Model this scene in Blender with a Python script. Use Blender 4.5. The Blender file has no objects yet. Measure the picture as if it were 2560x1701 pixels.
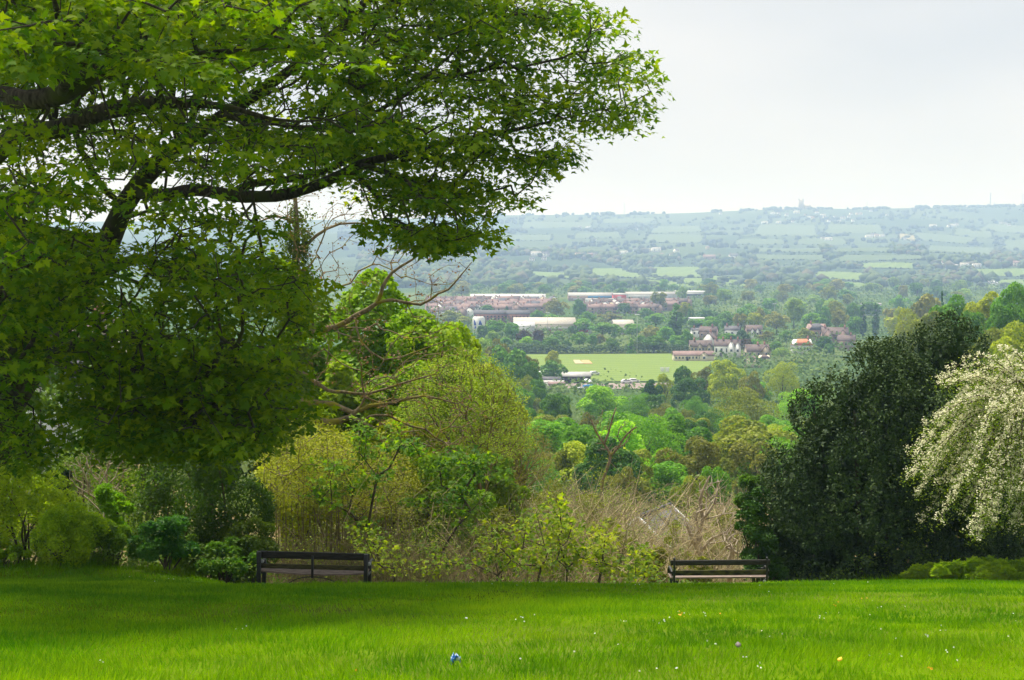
import bpy, math, random
import numpy as np

# ------------------------------------------------------------------ camera, sky, sun, exposure
SC = bpy.context.scene
COL = SC.collection
FPX = 3900.0                       # focal length in pixels of a 2560 px wide frame
PITCH = math.atan(230.5 / FPX)     # horizon lies above the middle of the frame
cam_d = bpy.data.cameras.new("camera")
cam_d.sensor_width = 36.0
cam_d.lens = 36.0 * FPX / 2560.0
cam_d.clip_start = 0.2
cam_d.clip_end = 20000.0
cam = bpy.data.objects.new("camera", cam_d)
cam.location = (0, 0, 0)
cam.rotation_euler = (math.pi / 2 - PITCH, 0, 0)
COL.objects.link(cam)
SC.camera = cam

SUN_EL, SUN_AZ = math.radians(64), math.radians(-30)     # azimuth clockwise from +Y (view direction)
world = bpy.data.worlds.new("World")
SC.world = world
world.use_nodes = True
wn, wl = world.node_tree.nodes, world.node_tree.links
wn.clear()
w_out = wn.new("ShaderNodeOutputWorld")
w_bg = wn.new("ShaderNodeBackground")
w_bg.inputs["Strength"].default_value = 0.1
w_sky = wn.new("ShaderNodeTexSky")
w_sky.sky_type = "NISHITA"
w_sky.sun_disc = False
w_sky.sun_elevation = SUN_EL
w_sky.sun_rotation = SUN_AZ
w_tc = wn.new("ShaderNodeTexCoord")
w_map = wn.new("ShaderNodeMapping")
w_map.inputs["Scale"].default_value = (1.0, 1.0, 3.2)
w_noise = wn.new("ShaderNodeTexNoise")
w_noise.inputs["Scale"].default_value = 3.1
w_noise.inputs["Detail"].default_value = 5.0
w_noise.inputs["Roughness"].default_value = 0.45
w_ramp = wn.new("ShaderNodeValToRGB")
w_ramp.color_ramp.elements[0].position = 0.34
w_ramp.color_ramp.elements[0].color = (0.83, 0.865, 0.905, 1)
w_ramp.color_ramp.elements[1].position = 0.66
w_ramp.color_ramp.elements[1].color = (1.0, 0.995, 0.985, 1)
w_mul = wn.new("ShaderNodeMixRGB")
w_mul.blend_type = "MULTIPLY"
w_mul.inputs[0].default_value = 1.0
w_mul.inputs[2].default_value = (5.55, 5.55, 5.55, 1)
w_mix = wn.new("ShaderNodeMixRGB")
w_mix.inputs[0].default_value = 0.94
wl.new(w_tc.outputs["Generated"], w_map.inputs["Vector"])
wl.new(w_map.outputs["Vector"], w_noise.inputs["Vector"])
wl.new(w_noise.outputs["Fac"], w_ramp.inputs["Fac"])
wl.new(w_ramp.outputs["Color"], w_mul.inputs[1])
wl.new(w_sky.outputs["Color"], w_mix.inputs[1])
w_sep = wn.new("ShaderNodeSeparateXYZ")
w_el = wn.new("ShaderNodeMapRange")
w_el.inputs[1].default_value, w_el.inputs[2].default_value = 0.0, 0.16
w_hor = wn.new("ShaderNodeMixRGB")
w_hor.inputs[1].default_value = (1.10, 1.06, 1.02, 1)      # the cloud sheet is warmer and brighter toward the horizon
w_hor.inputs[2].default_value = (1, 1, 1, 1)
w_fin = wn.new("ShaderNodeMixRGB")
w_fin.blend_type = "MULTIPLY"
w_fin.inputs[0].default_value = 1.0
wl.new(w_tc.outputs["Generated"], w_sep.inputs[0])
wl.new(w_sep.outputs["Z"], w_el.inputs[0])
wl.new(w_el.outputs[0], w_hor.inputs[0])
wl.new(w_mul.outputs["Color"], w_fin.inputs[1])
wl.new(w_hor.outputs["Color"], w_fin.inputs[2])
wl.new(w_fin.outputs["Color"], w_mix.inputs[2])
wl.new(w_mix.outputs["Color"], w_bg.inputs["Color"])
wl.new(w_bg.outputs["Background"], w_out.inputs["Surface"])

sun_d = bpy.data.lights.new("sun", "SUN")
sun_d.energy = 5.0
sun_d.angle = math.radians(12)
sun_d.color = (1.0, 0.95, 0.86)
sun = bpy.data.objects.new("sun", sun_d)
sun.rotation_euler = (math.pi / 2 - SUN_EL, 0, -SUN_AZ + math.pi)
sun.location = (60, 30, 120)
COL.objects.link(sun)

SC.view_settings.view_transform = "Standard"
SC.view_settings.look = "None"
SC.view_settings.exposure = 0.66
SC.view_settings.gamma = 1.0
SC.view_settings.use_curve_mapping = False
SC.render.engine = "CYCLES"
cy = SC.cycles
cy.use_denoising = True
cy.max_bounces = 7
cy.diffuse_bounces = 3
cy.glossy_bounces = 2
cy.transmission_bounces = 4
cy.volume_bounces = 1
cy.transparent_max_bounces = 8

# ------------------------------------------------------------------ helpers
RNG = np.random.default_rng(7)
random.seed(7)
CP, SP = math.cos(PITCH), math.sin(PITCH)


def at(u, v, Y):
    """The point at world depth Y seen at pixel (u, v) of the 2560 x 1701 photograph."""
    a, b = (u - 1280.0) / FPX, (850.5 - v) / FPX
    t = Y / (CP + b * SP)
    return np.array((a * t, Y, t * (-SP + b * CP)))


def px(p):
    """Pixel of world points (N,3)."""
    p = np.asarray(p, float).reshape(-1, 3)
    d = p[:, 1] * CP - p[:, 2] * SP
    up = p[:, 1] * SP + p[:, 2] * CP
    d = np.maximum(d, 1e-3)
    return np.stack([1280 + FPX * p[:, 0] / d, 850.5 - FPX * up / d], 1)


_T = np.random.default_rng(99).random((256, 256))


def vnoise(x, y, s=1.0, o=0):
    x = np.asarray(x, float) / s + 17.3 * o + 500
    y = np.asarray(y, float) / s + 9.1 * o + 500
    xi, yi = np.floor(x).astype(int), np.floor(y).astype(int)
    fx, fy = x - xi, y - yi
    fx, fy = fx * fx * (3 - 2 * fx), fy * fy * (3 - 2 * fy)
    g = lambda i, j: _T[i % 256, j % 256]
    return (g(xi, yi) * (1 - fx) + g(xi + 1, yi) * fx) * (1 - fy) + (g(xi, yi + 1) * (1 - fx) + g(xi + 1, yi + 1) * fx) * fy


def sstep(x, a, b):
    t = np.clip((np.asarray(x, float) - a) / (b - a), 0, 1)
    return t * t * (3 - 2 * t)


def pchip(xs, ys, x):
    xs, ys = np.asarray(xs, float), np.asarray(ys, float)
    h = np.diff(xs)
    d = np.diff(ys) / h
    m = np.zeros(len(xs))
    m[0], m[-1] = d[0], d[-1]
    for i in range(1, len(xs) - 1):
        if d[i - 1] * d[i] > 0:
            w1, w2 = 2 * h[i] + h[i - 1], h[i] + 2 * h[i - 1]
            m[i] = (w1 + w2) / (w1 / d[i - 1] + w2 / d[i])
    x = np.clip(np.asarray(x, float), xs[0], xs[-1])
    k = np.clip(np.searchsorted(xs, x) - 1, 0, len(xs) - 2)
    t = (x - xs[k]) / h[k]
    return ((1 + 2 * t) * (1 - t) ** 2 * ys[k] + t * (1 - t) ** 2 * h[k] * m[k] + t * t * (3 - 2 * t) * ys[k + 1] + t * t * (t - 1) * h[k] * m[k + 1])


PROF = [(-40, 4.9), (0, -1.65), (33, -7.22), (35.6, -8.0), (38, -8.8), (42, -9.7), (50, -11.4), (60, -13.2), (80, -16.2), (100, -18.8), (150, -24.5),
        (200, -29), (300, -37), (400, -43.5), (520, -49), (560, -50), (800, -50), (1200, -50), (1600, -49.5), (1900, -50.5), (2200, -47), (2600, -39),
        (3000, -27), (3400, -11), (3800, 8), (4300, 34), (4800, 68), (5200, 100), (5500, 124), (5650, 127), (6500, 118)]
PX_, PZ_ = [p[0] for p in PROF], [p[1] for p in PROF]
RU = [200, 1000, 1240, 1500, 1700, 1850, 1950, 2050, 2150, 2350, 2560, 3200]
RV = [552, 546, 536, 534, 531, 524, 520, 519, 520, 516, 512, 508]


def ground_z(x, y):
    x, y = np.asarray(x, float), np.asarray(y, float)
    z = pchip(PX_, PZ_, y)
    u = 1280 + FPX * x / np.maximum(y, 60)
    ridge = (620 - np.interp(u, RU, RV)) / FPX * 5500 - 3
    z = np.where(z > 0, z * (1 + (ridge / 126.0 - 1) * sstep(y, 3600, 5300)), z)
    # spur with the wood on the right, shoulder of the hill on the left
    z = z + 15 * sstep(x, 38, 95) * np.exp(-((y - 270) / 130.0) ** 2)
    z = z + 7 * sstep(-x, 8, 34) * np.exp(-((y - 105) / 50.0) ** 2)
    # the lawn stays level a little farther at its two ends
    edge = sstep(x, 6.5, 9.5) + 1.5 * sstep(-x, 4.5, 9)
    z = z + edge * 0.55 * np.exp(-((y - 37.5) / 2.6) ** 2)
    # gentle unevenness
    z = z + (vnoise(x, y, 2.7) - 0.5) * 0.10 * (y < 60) + (vnoise(x, y, 0.9, 2) - 0.5) * 0.03 * (y < 45)
    z = z + (vnoise(x, y, 60, 3) - 0.5) * 3.0 * sstep(y, 90, 200) * (1 - sstep(y, 480, 540))
    z = z + (vnoise(x, y, 420, 4) - 0.5) * 34.0 * sstep(y, 2100, 2900) * (1 - sstep(y, 4700, 5400))
    z = z + (vnoise(x, y, 170, 5) - 0.5) * 9.0 * sstep(y, 2000, 2600) * (1 - sstep(y, 5000, 5400))
    return z


def gz(x, y):
    return float(ground_z(np.array([x]), np.array([y]))[0])


def hit(u, v, y0=5.0, y1=6400.0):
    """Where the ray of pixel (u, v) meets the ground."""
    ys = np.geomspace(y0, y1, 3000)
    d = at(u, v, 1.0)
    f = d[2] * ys - ground_z(d[0] * ys, ys)
    k = np.argmax(f < 0)
    if f[k] >= 0:
        k = len(ys) - 1
    y = ys[k]
    return np.array((d[0] * y, y, gz(d[0] * y, y)))


# ------------------------------------------------------------------ materials
MATS = {}


def nodes_of(name):
    m = bpy.data.materials.new(name)
    m.use_nodes = True
    n, l = m.node_tree.nodes, m.node_tree.links
    n.clear()
    out = n.new("ShaderNodeOutputMaterial")
    MATS[name] = m
    return m, n, l, out


def foliage_mat(name, transl=0.35, rough=0.55, spec=0.3, var=0.75, hue=0.05, warm=(1.15, 1.25, 0.55)):
    m, n, l, out = nodes_of(name)
    oi = n.new("ShaderNodeObjectInfo")
    at_ = n.new("ShaderNodeAttribute")
    at_.attribute_name = "rnd"
    hs = n.new("ShaderNodeHueSaturation")
    mh = n.new("ShaderNodeMapRange")
    mh.inputs[3].default_value, mh.inputs[4].default_value = 0.5 + hue / 2, 0.5 - hue / 2
    mv = n.new("ShaderNodeMapRange")
    mv.inputs[3].default_value, mv.inputs[4].default_value = 1 - var / 2, 1 + var / 2
    l.new(at_.outputs["Fac"], mh.inputs[0])
    l.new(at_.outputs["Fac"], mv.inputs[0])
    l.new(mh.outputs[0], hs.inputs["Hue"])
    l.new(mv.outputs[0], hs.inputs["Value"])
    l.new(oi.outputs["Color"], hs.inputs["Color"])
    p = n.new("ShaderNodeBsdfPrincipled")
    p.inputs["Roughness"].default_value = rough
    p.inputs["Specular IOR Level"].default_value = spec
    l.new(hs.outputs["Color"], p.inputs["Base Color"])
    if transl > 0:
        t = n.new("ShaderNodeBsdfTranslucent")
        mu = n.new("ShaderNodeMixRGB")
        mu.blend_type = "MULTIPLY"
        mu.inputs[0].default_value = 1
        mu.inputs[2].default_value = (*warm, 1)
        l.new(hs.outputs["Color"], mu.inputs[1])
        l.new(mu.outputs["Color"], t.inputs["Color"])
        mx = n.new("ShaderNodeMixShader")
        mx.inputs[0].default_value = transl
        l.new(p.outputs[0], mx.inputs[1])
        l.new(t.outputs[0], mx.inputs[2])
        l.new(mx.outputs[0], out.inputs["Surface"])
    else:
        l.new(p.outputs[0], out.inputs["Surface"])
    return m


def solid_mat(name, c1, c2=None, scale=8.0, rough=0.8, spec=0.3, bump=0.0, stretch=(1, 1, 1), detail=6.0, lo=0.35, hi=0.65, metal=0.0, coord="Object", c3=None, c3scale=3.0):
    m, n, l, out = nodes_of(name)
    p = n.new("ShaderNodeBsdfPrincipled")
    p.inputs["Roughness"].default_value = rough
    p.inputs["Specular IOR Level"].default_value = spec
    p.inputs["Metallic"].default_value = metal
    l.new(p.outputs[0], out.inputs["Surface"])
    if c2 is None:
        p.inputs["Base Color"].default_value = (*c1, 1)
        return m
    tc = n.new("ShaderNodeTexCoord")
    mp = n.new("ShaderNodeMapping")
    mp.inputs["Scale"].default_value = stretch
    nz = n.new("ShaderNodeTexNoise")
    nz.inputs["Scale"].default_value = scale
    nz.inputs["Detail"].default_value = detail
    r = n.new("ShaderNodeValToRGB")
    r.color_ramp.elements[0].position, r.color_ramp.elements[1].position = lo, hi
    r.color_ramp.elements[0].color, r.color_ramp.elements[1].color = (*c1, 1), (*c2, 1)
    l.new(tc.outputs[coord], mp.inputs["Vector"])
    l.new(mp.outputs["Vector"], nz.inputs["Vector"])
    l.new(nz.outputs["Fac"], r.inputs["Fac"])
    colour = r.outputs["Color"]
    if c3 is not None:
        nz2 = n.new("ShaderNodeTexNoise")
        nz2.inputs["Scale"].default_value = c3scale
        nz2.inputs["Detail"].default_value = 4
        r2 = n.new("ShaderNodeValToRGB")
        r2.color_ramp.elements[0].position, r2.color_ramp.elements[1].position = 0.5, 0.62
        l.new(tc.outputs[coord], nz2.inputs["Vector"])
        l.new(nz2.outputs["Fac"], r2.inputs["Fac"])
        mx = n.new("ShaderNodeMixRGB")
        mx.inputs[2].default_value = (*c3, 1)
        l.new(r2.outputs["Color"], mx.inputs[0])
        l.new(colour, mx.inputs[1])
        colour = mx.outputs["Color"]
    l.new(colour, p.inputs["Base Color"])
    if bump:
        b = n.new("ShaderNodeBump")
        b.inputs["Strength"].default_value = bump
        b.inputs["Distance"].default_value = 0.02
        l.new(nz.outputs["Fac"], b.inputs["Height"])
        l.new(b.outputs["Normal"], p.inputs["Normal"])
    return m


foliage_mat("leaf", 0.42, 0.55, 0.15, 0.85, 0.05, (1.2, 1.3, 0.5))
foliage_mat("maple_leaf", 0.44, 0.6, 0.08, 0.95, 0.07, (2.1, 2.0, 0.3))
foliage_mat("glossy_leaf", 0.10, 0.62, 0.12, 0.9, 0.04)
foliage_mat("far_leaf", 0.2, 0.7, 0.15, 0.6, 0.05)
foliage_mat("grass_blade", 0.40, 0.7, 0.03, 0.85, 0.06, (1.1, 1.25, 0.3))
foliage_mat("petal", 0.25, 0.6, 0.2, 0.3, 0.02, (1, 1, 0.9))
foliage_mat("dry_stem", 0.0, 0.8, 0.2, 0.8, 0.03)
solid_mat("bark", (0.020, 0.016, 0.011), (0.075, 0.062, 0.045), 14, 0.9, 0.15, 0.6, (1, 1, 0.35), 7, c3=(0.055, 0.062, 0.018), c3scale=1.6)
solid_mat("mossy_bark", (0.11, 0.085, 0.045), (0.24, 0.19, 0.11), 9, 0.9, 0.15, 0.5, (1, 1, 0.4), 6, c3=(0.22, 0.19, 0.02), c3scale=2.2)
solid_mat("pale_bark", (0.26, 0.21, 0.15), (0.50, 0.42, 0.31), 9, 0.9, 0.15, 0.4, (1, 1, 0.4))
solid_mat("brown_bark", (0.05, 0.037, 0.022), (0.12, 0.092, 0.06), 6, 0.9, 0.1)
solid_mat("slat_wood", (0.14, 0.10, 0.085), (0.34, 0.26, 0.22), 5, 0.75, 0.3, 0.3, (1.2, 14, 14))
solid_mat("dark_wood", (0.010, 0.009, 0.006), (0.035, 0.030, 0.020), 6, 0.7, 0.35, 0.3, (1.2, 12, 12))
solid_mat("mossy_wood", (0.014, 0.014, 0.006), (0.075, 0.070, 0.015), 2.4, 0.8, 0.25, 0.3, (2.0, 3, 3), lo=0.4, hi=0.6)
solid_mat("mossy_rail_wood", (0.03, 0.027, 0.012), (0.10, 0.092, 0.03), 4, 0.8, 0.25, 0.3, (1.5, 10, 10))
solid_mat("black_iron", (0.008, 0.008, 0.009), (0.022, 0.022, 0.022), 20, 0.5, 0.5, 0.2)
solid_mat("grey_iron", (0.30, 0.31, 0.32), (0.5, 0.5, 0.5), 30, 0.45, 0.5)

# ------------------------------------------------------------------ mesh builders
def link(name, me, mat=None, parent=None, color=None):
    o = bpy.data.objects.new(name, me)
    COL.objects.link(o)
    if mat is not None and me is not None and not me.materials:
        me.materials.append(MATS[mat])
    if parent is not None:
        o.parent = parent
    if color is not None:
        o.color = (*color, 1)
    return o


def mesh_np(name, verts, loops, sizes, rnd=None, smooth=False, col=None):
    """Mesh from arrays: verts (N,3), loops flat vertex indices, sizes loop count of each face."""
    me = bpy.data.meshes.new(name)
    verts = np.ascontiguousarray(verts, np.float32)
    loops = np.ascontiguousarray(loops, np.int32).ravel()
    sizes = np.ascontiguousarray(sizes, np.int32)
    me.vertices.add(len(verts))
    me.vertices.foreach_set("co", verts.ravel())
    me.loops.add(len(loops))
    me.loops.foreach_set("vertex_index", loops)
    me.polygons.add(len(sizes))
    starts = np.concatenate([[0], np.cumsum(sizes)[:-1]]).astype(np.int32)
    me.polygons.foreach_set("loop_start", starts)
    me.polygons.foreach_set("loop_total", sizes)
    if smooth:
        me.polygons.foreach_set("use_smooth", np.ones(len(sizes), bool))
    if rnd is not None:
        a = me.attributes.new("rnd", "FLOAT", "FACE")
        a.data.foreach_set("value", np.ascontiguousarray(rnd, np.float32))
    if col is not None:
        a = me.attributes.new("tint", "FLOAT_COLOR", "POINT")
        c = np.ones((len(verts), 4), np.float32)
        c[:, :3] = col
        a.data.foreach_set("color", c.ravel())
    me.update(calc_edges=True)
    return me


def join_np(parts):
    """Concatenate (verts, loops, sizes, rnd) tuples."""
    V, L, S, R, o = [], [], [], [], 0
    for v, l, s, r in parts:
        V.append(v)
        L.append(np.asarray(l).ravel() + o)
        S.append(s)
        R.append(r if r is not None else np.full(len(s), 0.5))
        o += len(v)
    return np.concatenate(V), np.concatenate(L), np.concatenate(S), np.concatenate(R)


def unit(a):
    return a / np.maximum(np.linalg.norm(a, axis=-1, keepdims=True), 1e-9)


def rdir(n, rng=None):
    return unit((rng or RNG).normal(size=(n, 3)))


# leaf outlines: (x across, y along, z out of the leaf), base at y = 0, length 1
def _t(vs, fs):
    return np.array(vs, float), fs


DIAMOND = _t([(0, -.5, 0), (.36, 0, .05), (0, .5, 0), (-.36, 0, .05)], [(0, 1, 2, 3)])
CLUMP = _t([(-.1, -.5, 0), (.42, -.25, .06), (.3, .42, -.04), (-.38, .3, .08)], [(0, 1, 2, 3)])
OVAL = _t([(0, 0, 0), (.28, .45, .07), (0, 1, 0), (-.28, .45, .07)], [(0, 1, 2), (0, 2, 3)])
BLADE = _t([(-.5, 0, 0), (.5, 0, 0), (.16, 1, .0), (-.16, 1, .0)], [(0, 1, 2, 3)])
PETALS = _t([(-.5, -.3, 0), (.1, -.5, .1), (.5, .1, 0), (0, .5, .12), (-.45, .25, .05)], [(0, 1, 2, 3, 4)])
MAPLE = _t([(0, .04, .03), (.30, -.06, -.02), (.22, .16, .02), (.52, .34, -.05), (.22, .46, .02), (0, 1.0, -.06), (-.22, .46, .02), (-.52, .34, -.05), (-.22, .16, .02), (-.30, -.06, -.02)],
           [(0, 1, 2), (0, 2, 3, 4), (0, 4, 5, 6), (0, 6, 7, 8), (0, 8, 9)])
MAPLE_LOW = _t([(0, .0, .03), (.54, .26, -.05), (.20, .44, .02), (0, 1.0, -.06), (-.20, .44, .02), (-.54, .26, -.05)], [(0, 1, 2, 3), (0, 3, 4, 5)])
MAPLE_FINE = _t([(0, .05, .03), (.13, -.08, 0), (.36, -.10, -.03), (.30, .05, .0), (.24, .17, .02), (.40, .20, -.01), (.60, .38, -.07), (.42, .42, -.01), (.20, .42, .02), (.24, .62, .0), (.14, .70, -.01), (0, 1.0, -.09),
                 (-.14, .70, -.01), (-.24, .62, .0), (-.20, .42, .02), (-.42, .42, -.01), (-.60, .38, -.07), (-.40, .20, -.01), (-.24, .17, .02), (-.30, .05, 0), (-.36, -.10, -.03), (-.13, -.08, 0)],
                [(0, 1, 2, 3, 4), (0, 4, 5, 6, 7, 8), (0, 8, 9, 10, 11), (0, 11, 12, 13, 14), (0, 14, 15, 16, 17, 18), (0, 18, 19, 20, 21)])


def frame_of(nrm, along=None, rng=None):
    n = unit(nrm)
    b = rdir(len(n), rng) if along is None else np.array(along, float)
    b = unit(b - n * np.sum(b * n, 1, keepdims=True))
    return np.cross(b, n), b, n


def leaves(pos, nrm, size, tmpl, along=None, rnd=None, width=1.0, rng=None):
    """Arrays for many copies of one leaf outline."""
    pos = np.asarray(pos, float)
    N = len(pos)
    tv, fs = tmpl
    t, b, n = frame_of(nrm, along, rng)
    size = np.broadcast_to(np.asarray(size, float), (N,))[:, None, None]
    width = np.broadcast_to(np.asarray(width, float), (N,))[:, None, None]
    v = pos[:, None, :] + size * (tv[None, :, 0:1] * t[:, None] * width + tv[None, :, 1:2] * b[:, None] + tv[None, :, 2:3] * n[:, None])
    K = len(tv)
    pat = np.concatenate([np.array(f) for f in fs])
    loops = (np.arange(N)[:, None] * K + pat[None]).ravel()
    sizes = np.tile([len(f) for f in fs], N)
    r = (rng or RNG).random(N) if rnd is None else np.asarray(rnd)
    return v.reshape(-1, 3), loops, sizes, np.repeat(r, len(fs))


def sticks(p0, p1, r0, r1, sides=5, rnd=None):
    """Tapered round pieces between point pairs."""
    p0, p1 = np.asarray(p0, float), np.asarray(p1, float)
    N = len(p0)
    d = unit(p1 - p0)
    ref = np.where(np.abs(d[:, 2:3]) > 0.9, np.array([[1.0, 0, 0]]), np.array([[0, 0, 1.0]]))
    a = unit(np.cross(d, ref))
    b = np.cross(d, a)
    ang = np.arange(sides) * 2 * math.pi / sides
    ring = np.cos(ang)[None, :, None] * a[:, None] + np.sin(ang)[None, :, None] * b[:, None]
    r0 = np.broadcast_to(np.asarray(r0, float), (N,))[:, None, None]
    r1 = np.broadcast_to(np.asarray(r1, float), (N,))[:, None, None]
    ext = (p1 - p0) * 0.03
    v = np.concatenate([(p0 - ext)[:, None] + ring * r0, (p1 + ext)[:, None] + ring * r1], 1)
    i = np.arange(sides)
    j = (i + 1) % sides
    pat = np.stack([i, j, j + sides, i + sides], 1).ravel()
    loops = (np.arange(N)[:, None] * 2 * sides + pat[None]).ravel()
    sizes = np.full(N * sides, 4)
    r = RNG.random(N) if rnd is None else rnd
    return v.reshape(-1, 3), loops, sizes, np.repeat(r, sides)


def smooth_path(pts, step):
    """Catmull-Rom through points (N,k), resampled at about STEP in the first three columns."""
    p = np.asarray(pts, float)
    q = np.vstack([2 * p[0] - p[1], p, 2 * p[-1] - p[-2]])
    out = []
    for i in range(1, len(q) - 2):
        n = max(2, int(np.linalg.norm(q[i + 1, :3] - q[i, :3]) / step))
        for t in np.arange(n) / n:
            out.append(0.5 * (2 * q[i] + (q[i + 1] - q[i - 1]) * t + (2 * q[i - 1] - 5 * q[i] + 4 * q[i + 1] - q[i + 2]) * t * t + (3 * q[i] - q[i - 1] - 3 * q[i + 1] + q[i + 2]) * t ** 3))
    out.append(q[-2])
    return np.array(out)


def tube(pts, radii, sides=8, wob=0.0, cap=True):
    """One continuous round limb along points with radii."""
    p = np.asarray(pts, float)
    n = len(p)
    radii = np.broadcast_to(np.asarray(radii, float), (n,))
    tan = unit(np.gradient(p, axis=0))
    ref = np.array([0, 0, 1.0]) if abs(tan[0][2]) < 0.9 else np.array([1.0, 0, 0])
    a = unit(np.cross(tan[0], ref))
    rings = []
    for i in range(n):
        a = unit(a - tan[i] * np.dot(a, tan[i]))
        b = np.cross(tan[i], a)
        ang = np.arange(sides) * 2 * math.pi / sides
        rr = radii[i] * (1 + wob * (RNG.random(sides) - 0.5))
        rings.append(p[i] + rr[:, None] * (np.cos(ang)[:, None] * a + np.sin(ang)[:, None] * b))
    v = np.concatenate(rings)
    L, S = [], []
    for i in range(n - 1):
        for k in range(sides):
            k2 = (k + 1) % sides
            L += [i * sides + k, i * sides + k2, (i + 1) * sides + k2, (i + 1) * sides + k]
            S.append(4)
    if cap:
        L += list(range(sides))[::-1]
        S.append(sides)
        L += [(n - 1) * sides + k for k in range(sides)]
        S.append(sides)
    return v, np.array(L), np.array(S), np.full(len(S), 0.5)


class MB:
    """Collects boxes, prisms and tubes for one hard-surface mesh."""

    def __init__(s):
        s.parts = []

    def raw(s, v, faces):
        L = np.concatenate([np.array(f) for f in faces])
        s.parts.append((np.array(v, float), L, np.array([len(f) for f in faces]), None))
        return s

    def box(s, x0, x1, y0, y1, z0, z1, rot=None, c=(0, 0, 0)):
        v = [(x, y, z) for z in (z0, z1) for y in (y0, y1) for x in (x0, x1)]
        v = np.array(v, float)
        if rot is not None:
            v = v @ np.array(rot).T + np.array(c)
        return s.raw(v, [(0, 2, 3, 1), (4, 5, 7, 6), (0, 1, 5, 4), (2, 6, 7, 3), (0, 4, 6, 2), (1, 3, 7, 5)])

    def prism(s, poly, axis, a, b):
        """Extrude a polygon in the other two axes along AXIS from a to b."""
        n = len(poly)
        V = []
        for w in (a, b):
            for p, q in poly:
                V.append({"x": (w, p, q), "y": (p, w, q), "z": (p, q, w)}[axis])
        F = [tuple(range(n))[::-1], tuple(range(n, 2 * n))]
        for i in range(n):
            j = (i + 1) % n
            F.append((i, j, j + n, i + n))
        return s.raw(V, F)

    def tube(s, pts, r, sides=8):
        s.parts.append(tube(pts, r, sides))
        return s

    def mesh(s, name, smooth=False):
        v, l, z, r = join_np(s.parts)
        return mesh_np(name, v, l, z, None, smooth)

    def build(s, name, mat, parent=None, bevel=0.0, smooth=False):
        me = s.mesh(name, smooth)
        o = link(name, me, mat, parent)
        if bevel:
            m = o.modifiers.new("bevel", "BEVEL")
            m.width, m.segments, m.limit_method = bevel, 2, "ANGLE"
        return o


def tag(o, label=None, cat=None, group=None, kind=None):
    for k, v in (("label", label), ("category", cat), ("group", group), ("kind", kind)):
        if v:
            o[k] = v
    return o


def thing(name, label, cat, loc=(0, 0, 0), rz=0.0, group=None):
    o = bpy.data.objects.new(name, None)
    o.empty_display_size = 0.2
    COL.objects.link(o)
    o.location = loc
    o.rotation_euler = (0, 0, rz)
    return tag(o, label, cat, group)


def copy_tree(root, loc, rz=0.0, scale=(1, 1, 1), label=None, cat=None, group=None, color=None):
    """A copy of a thing, its parts and their sub-parts (mesh data shared)."""
    r = root.copy()
    COL.objects.link(r)
    r.location, r.rotation_euler, r.scale = loc, (0, 0, rz), scale
    tag(r, label, cat, group)
    for ch in root.children:
        c = ch.copy()
        COL.objects.link(c)
        c.parent = r
        if color is not None and "crown" in c.name:
            c.color = (*color, 1)
        for g in ch.children:
            d = g.copy()
            COL.objects.link(d)
            d.parent = c
    return r


# ------------------------------------------------------------------ branch growth: weighted spanning tree over target points
def grow(seeds, targets, bf=0.35, seg=0.35, jit=0.10, sag=0.0, rng=None):
    """SEEDS: list of polylines (N,4: xyz radius), the first ending(s) of later ones may lie anywhere. Returns nodes, parent, radius, tip index per target."""
    rng = rng or RNG
    P, par, plen, lim = [], [], [], []
    for s in seeds:
        s = np.asarray(s, float)
        start = -1
        if P:
            d = np.linalg.norm(np.array(P) - s[0, :3], axis=1)
            start = int(np.argmin(d))
        for i, q in enumerate(s):
            par.append(start if i == 0 else len(P) - 1)
            pl = 0 if par[-1] < 0 else plen[par[-1]] + np.linalg.norm(q[:3] - P[par[-1]])
            P.append(q[:3])
            plen.append(pl)
            lim.append(q[3])
    nb = len(P)
    A = np.asarray(targets, float)
    N = len(A)
    cap = nb + N * 8 + 100
    NP = np.zeros((cap, 3))
    NP[:nb] = P
    pl = np.zeros(cap)
    pl[:nb] = plen
    parent = np.full(cap, -1)
    parent[:nb] = par
    n = nb
    best = np.full(N, 1e9)
    bi = np.zeros(N, int)
    for k in range(0, nb):
        c = np.linalg.norm(A - NP[k], axis=1) + bf * pl[k]
        m = c < best
        best[m], bi[m] = c[m], k
    tip = np.zeros(N, int)
    left = np.ones(N, bool)
    for _ in range(N):
        i = int(np.argmin(np.where(left, best, 1e9)))
        left[i] = False
        k0 = bi[i]
        p, a = NP[k0], A[i]
        L = np.linalg.norm(a - p)
        m = int(np.clip(round(L / seg), 1, 7))
        off = rng.normal(size=3) * jit * L
        new = []
        for t in np.arange(1, m + 1) / m:
            q = p + (a - p) * t + off * math.sin(math.pi * t) + np.array([0, 0, sag * L * math.sin(math.pi * t)])
            if t < 1:
                q = q + rng.normal(size=3) * jit * L / m * 0.5
            NP[n] = q
            parent[n] = k0
            pl[n] = pl[k0] + np.linalg.norm(q - NP[k0])
            k0 = n
            new.append(n)
            n += 1
        tip[i] = k0
        for k in new:
            c = np.linalg.norm(A - NP[k], axis=1) + bf * pl[k]
            mm = left & (c < best)
            best[mm], bi[mm] = c[mm], k
    parent, NP = parent[:n], NP[:n]
    cnt = np.zeros(n)
    cnt[tip] += 1
    for k in range(n - 1, -1, -1):
        if parent[k] >= 0 and parent[k] < k:
            cnt[parent[k]] += cnt[k]
    return NP, parent, cnt, tip, nb, np.array(lim)


def branch_arrays(NP, parent, cnt, nb, lim, rtip, expo=0.45, rmax=None, sides=5):
    r = rtip * np.maximum(cnt, 1) ** expo
    if rmax:
        r = np.minimum(r, rmax)
    k = np.arange(len(NP))
    m = (parent >= 0) & (k >= nb)
    c, p = k[m], parent[m]
    rp = np.minimum(r[p], r[c] * 1.35)
    return sticks(NP[p], NP[c], rp, r[c], sides)


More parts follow.
